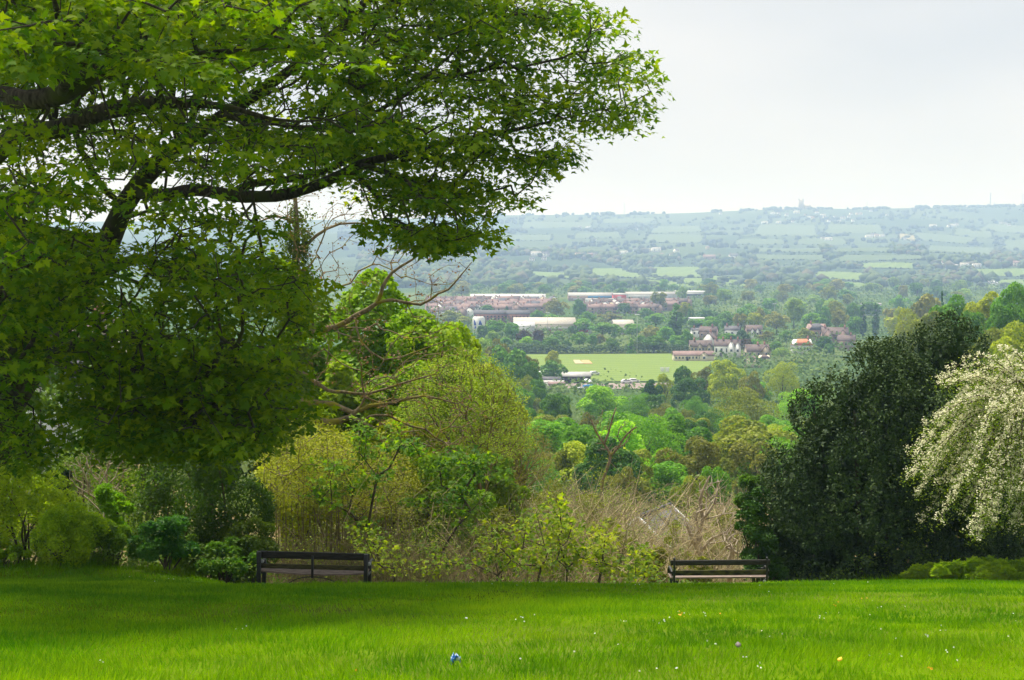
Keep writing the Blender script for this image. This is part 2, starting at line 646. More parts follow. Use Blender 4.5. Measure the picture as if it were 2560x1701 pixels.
def crown_tree_arrays(rng, W, H, lobes=22, nleaf=9000, leaf=0.24, low=0.12, up=0.55, tmpl=CLUMP, rlobe=(0.26, 0.42), shape="round", nj=0.7, inner=0.15):
    """Lobed crown of height H and width W standing on z = 0 .. H; returns leaf arrays."""
    C, R = [], []
    zc, hz = H * (1 + low) / 2, H * (1 - low) / 2
    for i in range(lobes):
        d = rdir(1, rng)[0]
        if d[2] < -0.75:
            d[2] *= -1
        k = rng.uniform(0.25, 0.74)
        if shape == "column":
            zz = rng.uniform(-0.9, 0.92)
            a = rng.uniform(0, 6.28)
            prof = max(0.15, math.sqrt(max(0.05, 1 - zz * zz * 0.85)) * (0.75 - 0.25 * zz))
            C.append((0.30 * W * math.cos(a) * prof, 0.30 * W * math.sin(a) * prof, zc + zz * hz * 0.93))
            R.append(W * 0.5 * rng.uniform(0.42, 0.66) * prof)
            continue
        if shape == "cone":
            zz = rng.uniform(-0.95, 0.9)
            a = rng.uniform(0, 6.28)
            prof = 0.5 * (1 - zz) * 0.9 + 0.1
            C.append((0.32 * W * math.cos(a) * prof, 0.32 * W * math.sin(a) * prof, zc + zz * hz))
            R.append(W * 0.5 * max(0.16, prof * rng.uniform(0.4, 0.6)))
            continue
        C.append((d[0] * W / 2 * k, d[1] * W / 2 * k, zc + d[2] * hz * k))
        R.append(min(W, 2 * hz) / 2 * rng.uniform(*rlobe))
    C, R = np.array(C), np.array(R)
    n = int(nleaf * 1.9)
    w = R ** 2 / np.sum(R ** 2)
    li = rng.choice(lobes, n, p=w)
    d = rdir(n, rng)
    out = unit((C[li] - np.array([0, 0, zc - 0.2 * hz])) / np.array([W / 2, W / 2, hz]) + 1e-6)
    d = unit(d + 0.55 * out + np.array([0, 0, 0.25]))
    pos = C[li] + d * (R[li] * rng.uniform(0.78, 1.06, n))[:, None]
    # drop leaves buried inside other lobes
    deep = np.zeros(n, bool)
    for c, r in zip(C, R):
        deep |= np.sum((pos - c) ** 2, 1) < (0.72 * r) ** 2
    keep = ~deep | (rng.random(n) < inner)
    keep &= pos[:, 2] > 0.1
    pos, d = pos[keep][:nleaf], d[keep][:nleaf]
    nr = unit(d + nj * rng.normal(size=d.shape) + np.array([0, 0, 0.2]))
    s = leaf * rng.uniform(0.6, 1.35, len(pos))
    # whole twigs share a tone
    tone = np.clip(0.55 * vnoise(pos[:, 0] * 3 + pos[:, 2], pos[:, 1] * 3 + pos[:, 2] * 2, leaf * 7) + 0.45 * rng.random(len(pos)), 0, 1)
    return leaves(pos, nr, s, tmpl, rnd=tone, rng=rng), C, R

# ------------------------------------------------------------------ ground: one sheet to beyond the ridge
def ground_material():
    m, n, l, out = nodes_of("ground")
    a = n.new("ShaderNodeAttribute")
    a.attribute_name = "tint"
    tc = n.new("ShaderNodeTexCoord")
    nz = n.new("ShaderNodeTexNoise")
    nz.inputs["Scale"].default_value = 1.3
    nz.inputs["Detail"].default_value = 8
    nz2 = n.new("ShaderNodeTexNoise")
    nz2.inputs["Scale"].default_value = 0.02
    nz2.inputs["Detail"].default_value = 8
    mr = n.new("ShaderNodeMapRange")
    mr.inputs[3].default_value, mr.inputs[4].default_value = 0.6, 1.4
    mr2 = n.new("ShaderNodeMapRange")
    mr2.inputs[3].default_value, mr2.inputs[4].default_value = 0.7, 1.3
    mm = n.new("ShaderNodeMath")
    mm.operation = "MULTIPLY"
    hs = n.new("ShaderNodeHueSaturation")
    p = n.new("ShaderNodeBsdfPrincipled")
    p.inputs["Roughness"].default_value = 1.0
    p.inputs["Specular IOR Level"].default_value = 0.0
    l.new(tc.outputs["Object"], nz.inputs["Vector"])
    l.new(tc.outputs["Object"], nz2.inputs["Vector"])
    l.new(nz.outputs["Fac"], mr.inputs[0])
    l.new(nz2.outputs["Fac"], mr2.inputs[0])
    l.new(mr.outputs[0], mm.inputs[0])
    l.new(mr2.outputs[0], mm.inputs[1])
    l.new(mm.outputs[0], hs.inputs["Value"])
    l.new(a.outputs["Color"], hs.inputs["Color"])
    l.new(hs.outputs["Color"], p.inputs["Base Color"])
    l.new(p.outputs[0], out.inputs["Surface"])


ground_material()
ys = np.concatenate([np.linspace(-30, 8, 20), np.arange(8.4, 46, 0.4), np.geomspace(46.3, 6500, 270)])
ss = np.linspace(-1, 1, 171)
GX = ss[None, :] * (14 + 0.78 * np.maximum(ys, 0)[:, None])
GY = np.repeat(ys[:, None], len(ss), 1)
GZ = ground_z(GX, GY)


def mixc(a, b, t):
    return np.asarray(a) * (1 - t[..., None]) + np.asarray(b) * t[..., None]


gc = np.zeros(GX.shape + (3,))
gc[:] = (0.095, 0.165, 0.004)
nz_a = vnoise(GX, GY, 3.0, 6)
gc = mixc(gc, (0.085, 0.105, 0.022), sstep(nz_a, 0.55, 0.8) * (GY < 45) * 0.5)
slope_c = mixc(np.broadcast_to((0.055, 0.075, 0.018), gc.shape), (0.17, 0.13, 0.06), sstep(vnoise(GX, GY, 9, 7), 0.35, 0.7) * (GY < 120))
gc = mixc(gc, slope_c, sstep(GY, 36.5, 40)) if False else gc * (1 - sstep(GY, 36.5, 40)[..., None]) + slope_c * sstep(GY, 36.5, 40)[..., None]
valley = mixc(np.broadcast_to((0.055, 0.10, 0.025), gc.shape), (0.10, 0.135, 0.04), sstep(vnoise(GX, GY, 80, 8), 0.4, 0.7))
gc = gc * (1 - sstep(GY, 300, 520)[..., None]) + valley * sstep(GY, 300, 520)[..., None]
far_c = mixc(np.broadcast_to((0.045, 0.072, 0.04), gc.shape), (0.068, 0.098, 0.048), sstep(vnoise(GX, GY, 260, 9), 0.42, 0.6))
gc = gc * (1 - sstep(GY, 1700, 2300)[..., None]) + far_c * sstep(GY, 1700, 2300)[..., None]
nr, nc = GX.shape
idx = np.arange(nr * nc).reshape(nr, nc)
quads = np.stack([idx[:-1, :-1], idx[:-1, 1:], idx[1:, 1:], idx[1:, :-1]], -1).reshape(-1)
me = mesh_np("ground", np.stack([GX, GY, GZ], -1).reshape(-1, 3), quads, np.full((nr - 1) * (nc - 1), 4), None, True, gc.reshape(-1, 3))
tag(link("ground", me, "ground"), "grassy park hillside falling to a valley and rising to a far ridge", "ground", None, "structure")


# ------------------------------------------------------------------ open fields, car park, road: sheets just above the ground
def sheet(name, corners, mat, lift=0.5, n=10, label=None, m=None):
    """A four-cornered sheet lying on the ground; corners are world (x, y) in order."""
    c = np.array([(q[0], q[1]) for q in corners], float)
    m = m or n
    a, b = np.meshgrid(np.linspace(0, 1, n + 1), np.linspace(0, 1, m + 1))
    p = ((1 - a) * (1 - b))[..., None] * c[0] + (a * (1 - b))[..., None] * c[1] + (a * b)[..., None] * c[2] + ((1 - a) * b)[..., None] * c[3]
    z = ground_z(p[..., 0], p[..., 1]) + lift
    v = np.concatenate([p, z[..., None]], -1).reshape(-1, 3)
    i = np.arange((n + 1) * (m + 1)).reshape(m + 1, n + 1)
    q = np.stack([i[:-1, :-1], i[:-1, 1:], i[1:, 1:], i[1:, :-1]], -1).reshape(-1)
    o = link(name, mesh_np(name, v, q, np.full(n * m, 4), None, True), mat)
    return tag(o, label, None, None, "structure")


def stripe_mat(name, c1, c2, period, ang=0.0, c3=None):
    m, n, l, out = nodes_of(name)
    tc = n.new("ShaderNodeTexCoord")
    mp = n.new("ShaderNodeMapping")
    mp.inputs["Rotation"].default_value = (0, 0, ang)
    wv = n.new("ShaderNodeTexWave")
    wv.inputs["Scale"].default_value = 6.283 / period / 6.283 * 0.5
    wv.inputs["Distortion"].default_value = 1.2
    wv.inputs["Detail"].default_value = 3
    wv.inputs["Detail Scale"].default_value = 0.3
    nz = n.new("ShaderNodeTexNoise")
    nz.inputs["Scale"].default_value = 0.06
    nz.inputs["Detail"].default_value = 6
    r = n.new("ShaderNodeValToRGB")
    r.color_ramp.elements[0].color, r.color_ramp.elements[1].color = (*c1, 1), (*c2, 1)
    mx = n.new("ShaderNodeMixRGB")
    mx.inputs[0].default_value = 0.5
    p = n.new("ShaderNodeBsdfPrincipled")
    p.inputs["Roughness"].default_value = 0.95
    p.inputs["Specular IOR Level"].default_value = 0.1
    l.new(tc.outputs["Object"], mp.inputs["Vector"])
    l.new(mp.outputs["Vector"], wv.inputs["Vector"])
    l.new(tc.outputs["Object"], nz.inputs["Vector"])
    l.new(wv.outputs["Fac"], mx.inputs[1])
    l.new(nz.outputs["Fac"], mx.inputs[2])
    l.new(mx.outputs["Color"], r.inputs["Fac"])
    l.new(r.outputs["Color"], p.inputs["Base Color"])
    l.new(p.outputs[0], out.inputs["Surface"])


stripe_mat("cricket_turf", (0.115, 0.18, 0.032), (0.175, 0.235, 0.052), 16, 1.35)
stripe_mat("meadow", (0.085, 0.145, 0.035), (0.14, 0.20, 0.05), 40, 0.4)
stripe_mat("pasture", (0.060, 0.10, 0.05), (0.095, 0.13, 0.06), 50, 1.1)
stripe_mat("ploughed_field", (0.22, 0.20, 0.10), (0.29, 0.26, 0.13), 30, 0.7)
solid_mat("yard_tarmac", (0.20, 0.155, 0.14), (0.30, 0.24, 0.22), 0.15, 0.9, 0.2)
solid_mat("road_tarmac", (0.16, 0.16, 0.165), (0.24, 0.24, 0.245), 0.05, 0.9, 0.2)
solid_mat("bare_earth", (0.10, 0.065, 0.035), (0.19, 0.125, 0.07), 6, 0.95, 0.1, 0.4)
solid_mat("pitch_clay", (0.42, 0.36, 0.20), (0.5, 0.42, 0.26), 0.3, 0.95, 0.1)
solid_mat("pitch_clay_warm", (0.42, 0.28, 0.13), (0.5, 0.34, 0.18), 0.3, 0.95, 0.1)

sheet("cricket_field", [(-14, 577), (68, 583), (99, 736), (4, 728)], "cricket_turf", 0.25, 14)
p0 = at(1447, 907, 683)
sheet("cricket_pitch", [(p0[0] - 2.2, 668), (p0[0] + 1.6, 668), (p0[0] + 0.6, 690), (p0[0] - 2.2, 690)], "pitch_clay", 0.42, 3)
p0 = at(1466, 907, 683)
sheet("cricket_pitch", [(p0[0] - 2.0, 668), (p0[0] + 2.0, 668), (p0[0] + 1.4, 689), (p0[0] - 2.0, 689)], "pitch_clay_warm", 0.42, 3)
sheet("car_park", [(13, 545), (58, 549), (62, 574), (12, 570)], "yard_tarmac", 0.3, 8)


def field(quv, mat="pasture", lift=1.2):
    return sheet("field", [hit(u, v, 1500) for u, v in quv], mat, lift, 14)


FIELDS = [
    ([(1465, 689), (1660, 703), (1560, 673), (1480, 672)], "meadow"),
    ([(1640, 722), (1790, 727), (1690, 706), (1600, 700)], "meadow"),
    ([(1625, 690), (1760, 697), (1750, 668), (1630, 669)], "meadow"),
    ([(1700, 712), (1800, 717), (1800, 698), (1705, 697)], "meadow"),
    ([(1765, 708), (1840, 716), (1870, 702), (1770, 690)], "meadow"),
    ([(2030, 694), (2160, 706), (2165, 685), (2040, 681)], "meadow"),
    ([(2090, 724), (2200, 730), (2180, 712), (2080, 704)], "meadow"),
    ([(2430, 690), (2570, 694), (2570, 673), (2440, 675)], "meadow"),
    ([(2440, 726), (2580, 716), (2580, 700), (2500, 702)], "meadow"),
    ([(1850, 592), (2050, 592), (2040, 564), (1900, 562)], "pasture"),
    ([(2060, 585), (2210, 583), (2200, 563), (2070, 562)], "pasture"),
    ([(1880, 632), (2060, 633), (2055, 620), (1890, 620)], "pasture"),
    ([(2080, 632), (2250, 634), (2230, 621), (2090, 620)], "pasture"),
    ([(1880, 650), (2070, 655), (2060, 638), (1885, 637)], "pasture"),
    ([(2090, 655), (2330, 652), (2300, 640), (2100, 639)], "pasture"),
    ([(2150, 672), (2290, 674), (2290, 660), (2150, 660)], "meadow"),
    ([(2260, 600), (2420, 612), (2440, 596), (2290, 583)], "pasture"),
    ([(2245, 597), (2300, 606), (2290, 592), (2250, 584)], "ploughed_field"),
    ([(2380, 590), (2480, 597), (2480, 578), (2390, 572)], "pasture"),
    ([(2430, 578), (2570, 586), (2570, 566), (2470, 560)], "pasture"),
    ([(2310, 632), (2480, 640), (2490, 620), (2320, 614)], "pasture"),
    ([(2500, 625), (2580, 628), (2580, 600), (2510, 602)], "pasture"),
    ([(1830, 612), (1960, 613), (1960, 600), (1850, 598)], "pasture"),
    ([(1990, 612), (2120, 614), (2110, 598), (2000, 598)], "pasture"),
    ([(1600, 610), (1760, 608), (1760, 588), (1620, 588)], "pasture"),
    ([(1300, 572), (1480, 570), (1480, 556), (1310, 556)], "pasture"),
    ([(1620, 585), (1760, 580), (1750, 565), (1640, 567)], "pasture"),
    ([(1230, 604), (1380, 602), (1380, 588), (1240, 590)], "pasture"),
    ([(1430, 598), (1560, 596), (1550, 582), (1440, 584)], "pasture"),
    ([(1500, 560), (1640, 557), (1640, 545), (1510, 548)], "pasture"),
    ([(1130, 590), (1230, 588), (1230, 570), (1140, 572)], "pasture"),
    ([(1310, 690), (1440, 700), (1420, 684), (1320, 680)], "meadow"),
    ([(960, 640), (1100, 650), (1090, 630), (970, 625)], "meadow"),
    ([(1800, 716), (1900, 722), (1890, 704), (1810, 700)], "meadow"),
]
for q, mname in FIELDS:
    field(q, mname)
sheet("road", [hit(2505, 717, 1500), hit(2478, 717, 1500), hit(2452, 689, 1500), hit(2462, 689, 1500)], "road_tarmac", 2.2, 6)

# ------------------------------------------------------------------ haze: the air over the valley
hz = MB().box(-5400, 5400, -80, 6560, -62, 168)
m, n, l, out = nodes_of("haze")
pv = n.new("ShaderNodeVolumePrincipled")
pv.inputs["Color"].default_value = (0.44, 0.62, 1.0, 1)
pv.inputs["Absorption Color"].default_value = (1, 1, 1, 1)
pv.inputs["Density"].default_value = 0.00024
pv.inputs["Anisotropy"].default_value = 0.0
l.new(pv.outputs["Volume"], out.inputs["Volume"])
tag(hz.build("haze", "haze"), "pale blue haze filling the air over the valley", "haze", None, "stuff")

# ------------------------------------------------------------------ grass on the lawn
def lawn_points(n, y0, y1):
    y = y0 + (y1 - y0) * RNG.random(n)
    x = (RNG.random(n) * 2 - 1) * (0.35 * y + 2.8)
    return x, y


def bench_clear(x, y):
    """Trodden ground under the benches."""
    e = ((x + 4.0) / 1.15) ** 2 + ((y - 32.25) / 0.62) ** 2
    return e < 1


gx, gy, gk = [], [], []
for y0, y1, dens in ((11.4, 17, 780), (17, 22, 620), (22, 28, 460), (28, 34, 400), (34, 38.6, 380)):
    area = (y1 - y0) * (0.35 * (y0 + y1) + 5.6)
    x, y = lawn_points(int(area * dens), y0, y1)
    gx.append(x)
    gy.append(y)
gx, gy = np.concatenate(gx), np.concatenate(gy)
tuft = vnoise(gx, gy, 0.42, 11) * 0.6 + vnoise(gx, gy, 1.7, 12) * 0.4
k = RNG.random(len(gx)) < 0.35 + 0.9 * tuft
k &= ~(bench_clear(gx, gy) & (RNG.random(len(gx)) < 0.9))
gx, gy, tuft = gx[k], gy[k], tuft[k]
tall = vnoise(gx, gy, 3.1, 13)
N = len(gx)
h = (0.03 + 0.055 * tuft + 0.04 * sstep(tall, 0.5, 0.8)) * RNG.uniform(0.6, 1.4, N)
h *= 1 + 0.5 * sstep(gy, 33.5, 36) * sstep(gx, 2, 6) + 2.2 * sstep(gy, 34.8, 36.5) * sstep(vnoise(gx, gy, 1.1, 18), .5, .85)
lean = RNG.normal(size=(N, 2)) * 0.38
wind = np.stack([vnoise(gx, gy, 0.8, 14) - 0.5, vnoise(gx, gy, 0.8, 15) - 0.5], 1) * 0.9
up = unit(np.concatenate([lean + wind, np.ones((N, 1))], 1))
face = rdir(N)
face[:, 1] -= 0.7
pos = np.stack([gx, gy, ground_z(gx, gy) - 0.01], 1)
tone = np.clip(0.55 * vnoise(gx, gy, 0.55, 16) + 0.65 * vnoise(gx, gy, 2.6, 17) + 0.45 * RNG.random(N) - 0.32, 0, 1)
wdt = (0.0065 + 0.00034 * gy) * RNG.uniform(0.7, 1.3, N)
a = leaves(pos, face - up * np.sum(face * up, 1, keepdims=True), h, BLADE, along=up, rnd=tone, width=wdt / h)
tag(link("grass", mesh_np("grass", *a), "grass_blade", None, (0.148, 0.295, 0.004)), "long bright green grass of the park lawn", "grass", None, "stuff")

# daisies and buttercups
def flowers(name, spots, color, size, label):
    P = []
    for u, v, n, su, sv in spots:
        for _ in range((n + 1) // 2 if n > 3 else n):
            q = hit(u + RNG.normal() * su, v + RNG.normal() * sv, 8, 60)
            P.append(q + np.array([0, 0, RNG.uniform(0.05, 0.09)]))
    P = np.array(P)
    nr_ = unit(RNG.normal(size=P.shape) * 0.5 + np.array([0, -0.5, 1]))
    heads = leaves(P, nr_, size * RNG.uniform(0.7, 1.3, len(P)), PETALS)
    heads2 = leaves(P + np.array([0, 0, 0.004]), unit(nr_ + RNG.normal(size=P.shape) * 0.4), size * 0.8, PETALS)
    tag(link(name, mesh_np(name, *join_np([heads, heads2])), "petal", None, color), label, "flowers", None, "stuff")


flowers("daisies", [(1165, 1567, 4, 8, 3), (1305, 1563, 9, 16, 5), (1560, 1563, 5, 14, 5), (1640, 1570, 7, 14, 5), (1700, 1556, 7, 24, 8), (1770, 1552, 8, 16, 5), (1800, 1622, 6, 14, 4), (1930, 1608, 5, 20, 6),
                    (2090, 1565, 8, 26, 9), (2190, 1540, 8, 26, 8), (2350, 1592, 8, 22, 6), (2380, 1652, 7, 12, 5), (2210, 1660, 5, 20, 8), (1900, 1685, 6, 24, 5), (1650, 1693, 5, 18, 3), (1845, 1665, 4, 10, 3), (600, 1585, 3, 10, 4),
                    (260, 1672, 4, 10, 3), (430, 1455, 12, 60, 6), (780, 1440, 14, 80, 5), (1100, 1462, 8, 60, 6), (1250, 1465, 14, 60, 6), (1560, 1480, 8, 60, 8), (2450, 1560, 8, 60, 20), (2000, 1480, 8, 120, 10), (1400, 1640, 8, 200, 30), (2250, 1610, 12, 160, 30)],
        (0.70, 0.70, 0.62), 0.017, "tiny white daisies dotted through the lawn")
flowers("buttercups", [(1715, 1545, 5, 12, 6), (1800, 1548, 1, 2, 2), (1835, 1565, 1, 4, 2), (2100, 1522, 3, 12, 4), (1710, 1553, 2, 8, 3), (2330, 1693, 2, 6, 3), (2165, 1508, 2, 8, 3), (890, 1700, 1, 2, 2)],
        (0.70, 0.42, 0.02), 0.024, "small yellow buttercups in the lawn below the holly")

# ------------------------------------------------------------------ great sycamore over the lawn
def L(pts):
    """Limb from (u, v, Y, radius) tuples to world (x, y, z, r)."""
    return np.array([(*at(u, v, Y), r) for u, v, Y, r in pts])


rs = np.random.default_rng(21)
base = np.array((-13.3, 39.0, gz(-13.3, 39.0)))
trunk = smooth_path(np.vstack([[*base - np.array([0, 0, 0.3]), 0.52], [*base + np.array([0.0, 0, 0.9]), 0.40],
                               L([(10, 1060, 38.7, .37), (82, 920, 38.3, .35), (142, 815, 38, .34), (232, 690, 37.6, .31), (312, 513, 37, .25), (388, 415, 36.5, .215), (446, 366, 36.2, .19), (558, 290, 35.8, .165), (650, 228, 35.5, .13), (770, 140, 35, .10), (900, 20, 34.6, .075), (1000, -160, 34, .05)])]), 0.45)
limbs = [
    [(350, 480, 36.8, .17), (402, 489, 36, .155), (490, 476, 35, .14), (580, 489, 34.2, .14), (692, 490, 33.5, .13), (804, 460, 32.8, .115), (900, 412, 32.2, .095), (1010, 385, 31.8, .075), (1150, 352, 31.5, .06), (1320, 318, 31.3, .045), (1480, 280, 31.2, .03), (1590, 262, 31, .02)],
    [(580, 484, 34.2, .10), (640, 458, 34, .09), (750, 446, 33.6, .07), (860, 408, 33.4, .06), (960, 330, 33, .05), (1060, 260, 33, .035)],
    [(900, 412, 32.2, .07), (960, 430, 31.5, .06), (1050, 470, 31, .05), (1130, 520, 30.6, .035), (1170, 570, 30.4, .02)],
    [(558, 290, 35.8, .10), (660, 300, 34, .08), (760, 320, 33, .06), (900, 300, 32, .05), (1050, 220, 31.5, .04), (1250, 170, 31.4, .03), (1450, 190, 31.2, .02)],
    [(388, 415, 36.5, .10), (340, 395, 36, .085), (318, 350, 35.4, .07), (330, 290, 35, .06), (300, 190, 34, .05)],
    [(446, 366, 36.2, .10), (480, 300, 37, .085), (500, 240, 38, .07), (560, 120, 39, .06), (620, -40, 40, .05)],
    [(270, 600, 37.3, .16), (170, 590, 35, .13), (60, 560, 32, .11), (-60, 520, 28, .08)],
    [(232, 690, 37.6, .15), (330, 650, 36, .12), (380, 655, 34.5, .11), (450, 690, 33, .09), (560, 720, 32, .06), (690, 740, 31.5, .04)],
    [(142, 815, 38, .17), (120, 880, 35, .13), (200, 930, 32, .10), (330, 960, 29.5, .08), (480, 1000, 27.5, .06), (620, 1030, 26.5, .04)],
    [(142, 815, 38, .14), (60, 860, 34, .11), (20, 920, 30, .08), (40, 1020, 27, .05)],
    [(100, 890, 38.2, .16), (210, 860, 35.5, .12), (330, 840, 33, .09), (470, 850, 31.4, .06), (640, 850, 31, .04)],
]
stem2 = [(-60, 1180, 38.8, .30), (-110, 900, 37, .28), (-150, 640, 35, .26), (-120, 480, 33, .24), (-40, 415, 31, .21), (45, 333, 29.4, .185), (134, 324, 28.6, .17), (223, 290, 28, .16), (357, 259, 27.4, .145), (446, 257, 27, .13), (580, 270, 26.6, .09), (680, 298, 26.3, .07), (820, 300, 26.2, .05), (960, 240, 26, .035)]
stem3 = [(-120, 480, 33, .2), (-130, 330, 29, .2), (-60, 250, 26.5, .19), (0, 240, 25.6, .175), (67, 250, 25, .165), (156, 237, 24.6, .155), (232, 182, 24.3, .14), (325, 162, 24, .13), (350, 112, 23.8, .10), (392, 70, 23.6, .085), (470, -20, 23.4, .06)]
stem4 = [(340, 155, 24, .09), (385, 158, 23.6, .07), (440, 142, 23.2, .055), (560, 130, 23, .045), (720, 120, 22.8, .03)]
stem5 = [(156, 237, 24.6, .09), (170, 150, 23, .07), (150, 60, 21.5, .06), (120, -60, 20.5, .05)]
seeds = [trunk] + [smooth_path(L(q), 0.4) for q in limbs] + [smooth_path(L(q), 0.4) for q in (stem2, stem3, stem4, stem5)]

SIL_UP = np.array([(-260, -900), (1000, -900), (1380, -420), (1500, -160), (1470, 0), (1540, 40), (1582, 103), (1630, 170), (1655, 250), (1650, 285), (1612, 318), (1540, 350), (1440, 342), (1478, 415), (1405, 402), (1377, 436), (1332, 492), (1312, 525),
                   (1240, 500), (1240, 545), (1236, 598), (1185, 625), (1136, 668), (1105, 655), (1050, 640), (1000, 590), (940, 610), (900, 570), (840, 560), (800, 500), (690, 520), (690, 600), (720, 660), (800, 700), (808, 760), (786, 830), (745, 870),
                   (725, 930), (785, 1040), (770, 1070), (700, 1085), (600, 1140), (470, 1150), (330, 1130), (230, 1120), (200, 1060), (150, 1075), (60, 1165), (-20, 1120), (-260, 1000)], float)


def inside(poly, p):
    x, y = p[:, 0], p[:, 1]
    r = np.zeros(len(p), bool)
    j = len(poly) - 1
    for i in range(len(poly)):
        xi, yi = poly[i]
        xj, yj = poly[j]
        c = (yi > y) != (yj > y)
        r ^= c & (x < (xj - xi) * (y - yi) / (yj - yi + 1e-12) + xi)
        j = i
    return r


def crown_targets(n):
    """Spray positions through the crown's volume."""
    out = []
    while len(out) < n:
        m = 4000
        p = np.stack([rs.uniform(-20, 5, m), rs.uniform(17, 43, m), rs.uniform(-6.5, 15, m)], 1)
        uv = px(p)
        ok = inside(SIL_UP, uv)
        # a broad dome round the trunk, reaching farthest toward the lawn on the left
        cx, cyy, cz = -10.5, 35.5, 3.0
        q = ((p[:, 0] - cx) / 15.5) ** 2 + ((p[:, 1] - cyy) / 17.0) ** 2 + (np.maximum(p[:, 2] - cz, 0) / 12.5) ** 2
        ok &= q < 1.0
        # right end of the crown is at the middle depth; the near overhang is on the left
        ymin = np.interp(uv[:, 0], [0, 500, 900, 1200, 1655], [18.5, 21, 25, 28.5, 29.8])
        ymax = np.interp(uv[:, 0], [0, 700, 1000, 1300, 1655], [39.5, 40, 38, 34.5, 32.5])
        low = uv[:, 1] > 560
        ymin = np.where(low, np.maximum(ymin, np.interp(uv[:, 1], [560, 800, 1100], [22, 24.5, 25.5])), ymin)
        ymax = np.where(low & (uv[:, 1] > 860), np.minimum(ymax, 30.5), ymax)
        ok &= (p[:, 1] > ymin) & (p[:, 1] < ymax)
        # keep the long limbs in sight: fewer sprays right in front of them
        for S_ in (seeds[0], seeds[1], seeds[12], seeds[13]):
            su = px(S_[:, :3])
            dd = np.hypot(uv[:, None, 0] - su[None, :, 0], uv[:, None, 1] - su[None, :, 1])
            j_ = dd.argmin(1)
            ok &= ~((dd[np.arange(m), j_] < 46) & (p[:, 1] < S_[j_, 1] + .2) & (rs.random(m) < .72))
        # windows where the sky and the hill show through
        hole = np.zeros(m, bool)
        for hu, hv, ru, rv, lim in HOLES:
            hole |= (((uv[:, 0] - hu) / ru) ** 2 + ((uv[:, 1] - hv) / rv) ** 2 < 1) & (rs.random(m) < lim)
        ok &= ~hole
        # looser inside, leafy toward the shell; thinner above the frame
        ok &= rs.random(m) < np.where(uv[:, 1] < -60, 0.34, np.where(uv[:, 1] > 640, 1.0, 0.72 * np.clip(0.35 + q, 0, 1)))
        out.extend(p[ok])
    return np.array(out[:n])


HOLES = [(760, 530, 130, 60, .95), (660, 420, 60, 45, .8), (700, 290, 60, 30, .75), (180, 545, 70, 20, .85), (430, 380, 55, 35, .7), (450, 445, 40, 28, .8), (500, 250, 50, 30, .6), (220, 265, 45, 22, .8), (170, 370, 70, 25, .7),
         (110, 1010, 60, 75, .95), (210, 60, 40, 25, .85), (770, 40, 60, 25, .8), (490, 110, 50, 25, .7), (330, 700, 70, 60, .7), (90, 790, 40, 20, .6), (300, 800, 60, 50, .6), (560, 800, 160, 60, .6), (200, 900, 60, 30, .7), (1330, 130, 70, 50, .8), (960, 130, 40, 20, .6), (880, 480, 90, 60, .8), (270, 590, 80, 25, .6), (620, 620, 60, 40, .5), (1260, 350, 50, 30, .6), (230, 460, 60, 25, .7), (60, 440, 70, 25, .6)]
cen = crown_targets(1300)
nk = 6
off_ = rs.normal(size=(len(cen), nk, 3)) * np.array([.62, .62, .13])
away = unit((cen - np.array([-10.5, 37.0, 0])) * np.array([1, 1, 0]) + 1e-6)
off_[..., 2] -= .22 * np.sum(off_ * away[:, None], -1) + .05      # each spray droops outward
T = (cen[:, None] + off_).reshape(-1, 3)
crown_tone = np.repeat(rs.normal(size=len(cen)), nk)
# layers: gather sprays on gently tilted shelves
def extra(n, poly, Y0, Y1):
    poly = np.array(poly, float)
    out = []
    while len(out) < n:
        p = np.stack([rs.uniform(*poly[:, 0][[poly[:, 0].argmin(), poly[:, 0].argmax()]], 400), rs.uniform(*poly[:, 1][[poly[:, 1].argmin(), poly[:, 1].argmax()]], 400)], 1)
        out.extend(at(a_, b_, rs.uniform(Y0, Y1)) for a_, b_ in p[inside(poly, p)])
    return np.array(out[:n])


T = np.concatenate([T,
                    extra(330, [(800, -40), (1480, -40), (1560, 60), (1640, 190), (1650, 280), (1540, 340), (1430, 335), (1380, 420), (1250, 480), (900, 420)], 29.5, 34),
                    extra(130, [(900, 420), (1200, 430), (1210, 570), (1150, 610), (1110, 650), (1040, 630), (960, 560)], 29, 32.5),
                    extra(420, [(160, 880), (760, 860), (785, 1040), (700, 1085), (560, 1145), (330, 1135), (220, 1100)], 25.5, 31),
                    extra(220, [(-40, 560), (300, 560), (320, 860), (-40, 900)], 23, 30),
                    extra(190, [(-40, 900), (80, 900), (70, 1000), (170, 1090), (110, 1165), (-20, 1150)], 24.5, 29),
                    extra(450, [(-60, -60), (1000, -60), (1000, 330), (700, 420), (300, 560), (-60, 560)], 27, 39.5),
                    extra(230, [(-40, -40), (900, -40), (900, 180), (-40, 180)], 20, 27),
                    extra(150, [(420, 300), (760, 300), (900, 420), (760, 440), (430, 470)], 32, 38)])


def trim(T):
    """Sprays stay inside the crown's outline, off the sky windows and from in front of the long limbs."""
    uv = px(T)
    k = inside(SIL_UP, uv + np.array([14, 0])) & inside(SIL_UP, uv + np.array([0, 16]))
    for hu, hv, ru, rv, lim in HOLES:
        k &= ~((((uv[:, 0] - hu) / (ru * 1.12)) ** 2 + ((uv[:, 1] - hv) / (rv * 1.12)) ** 2 < 1) & (rs.random(len(T)) < lim * .8))
    for S_, wd in ((seeds[0], 62), (seeds[1], 58), (seeds[12], 60), (seeds[13], 60)):
        su = px(S_[:, :3])
        dd = np.hypot(uv[:, None, 0] - su[None, :, 0], uv[:, None, 1] - su[None, :, 1])
        j_ = dd.argmin(1)
        k &= ~((dd[np.arange(len(T)), j_] < wd) & (T[:, 1] < S_[j_, 1] + .3) & (uv[:, 0] < 960) & (rs.random(len(T)) < .64))
    return k


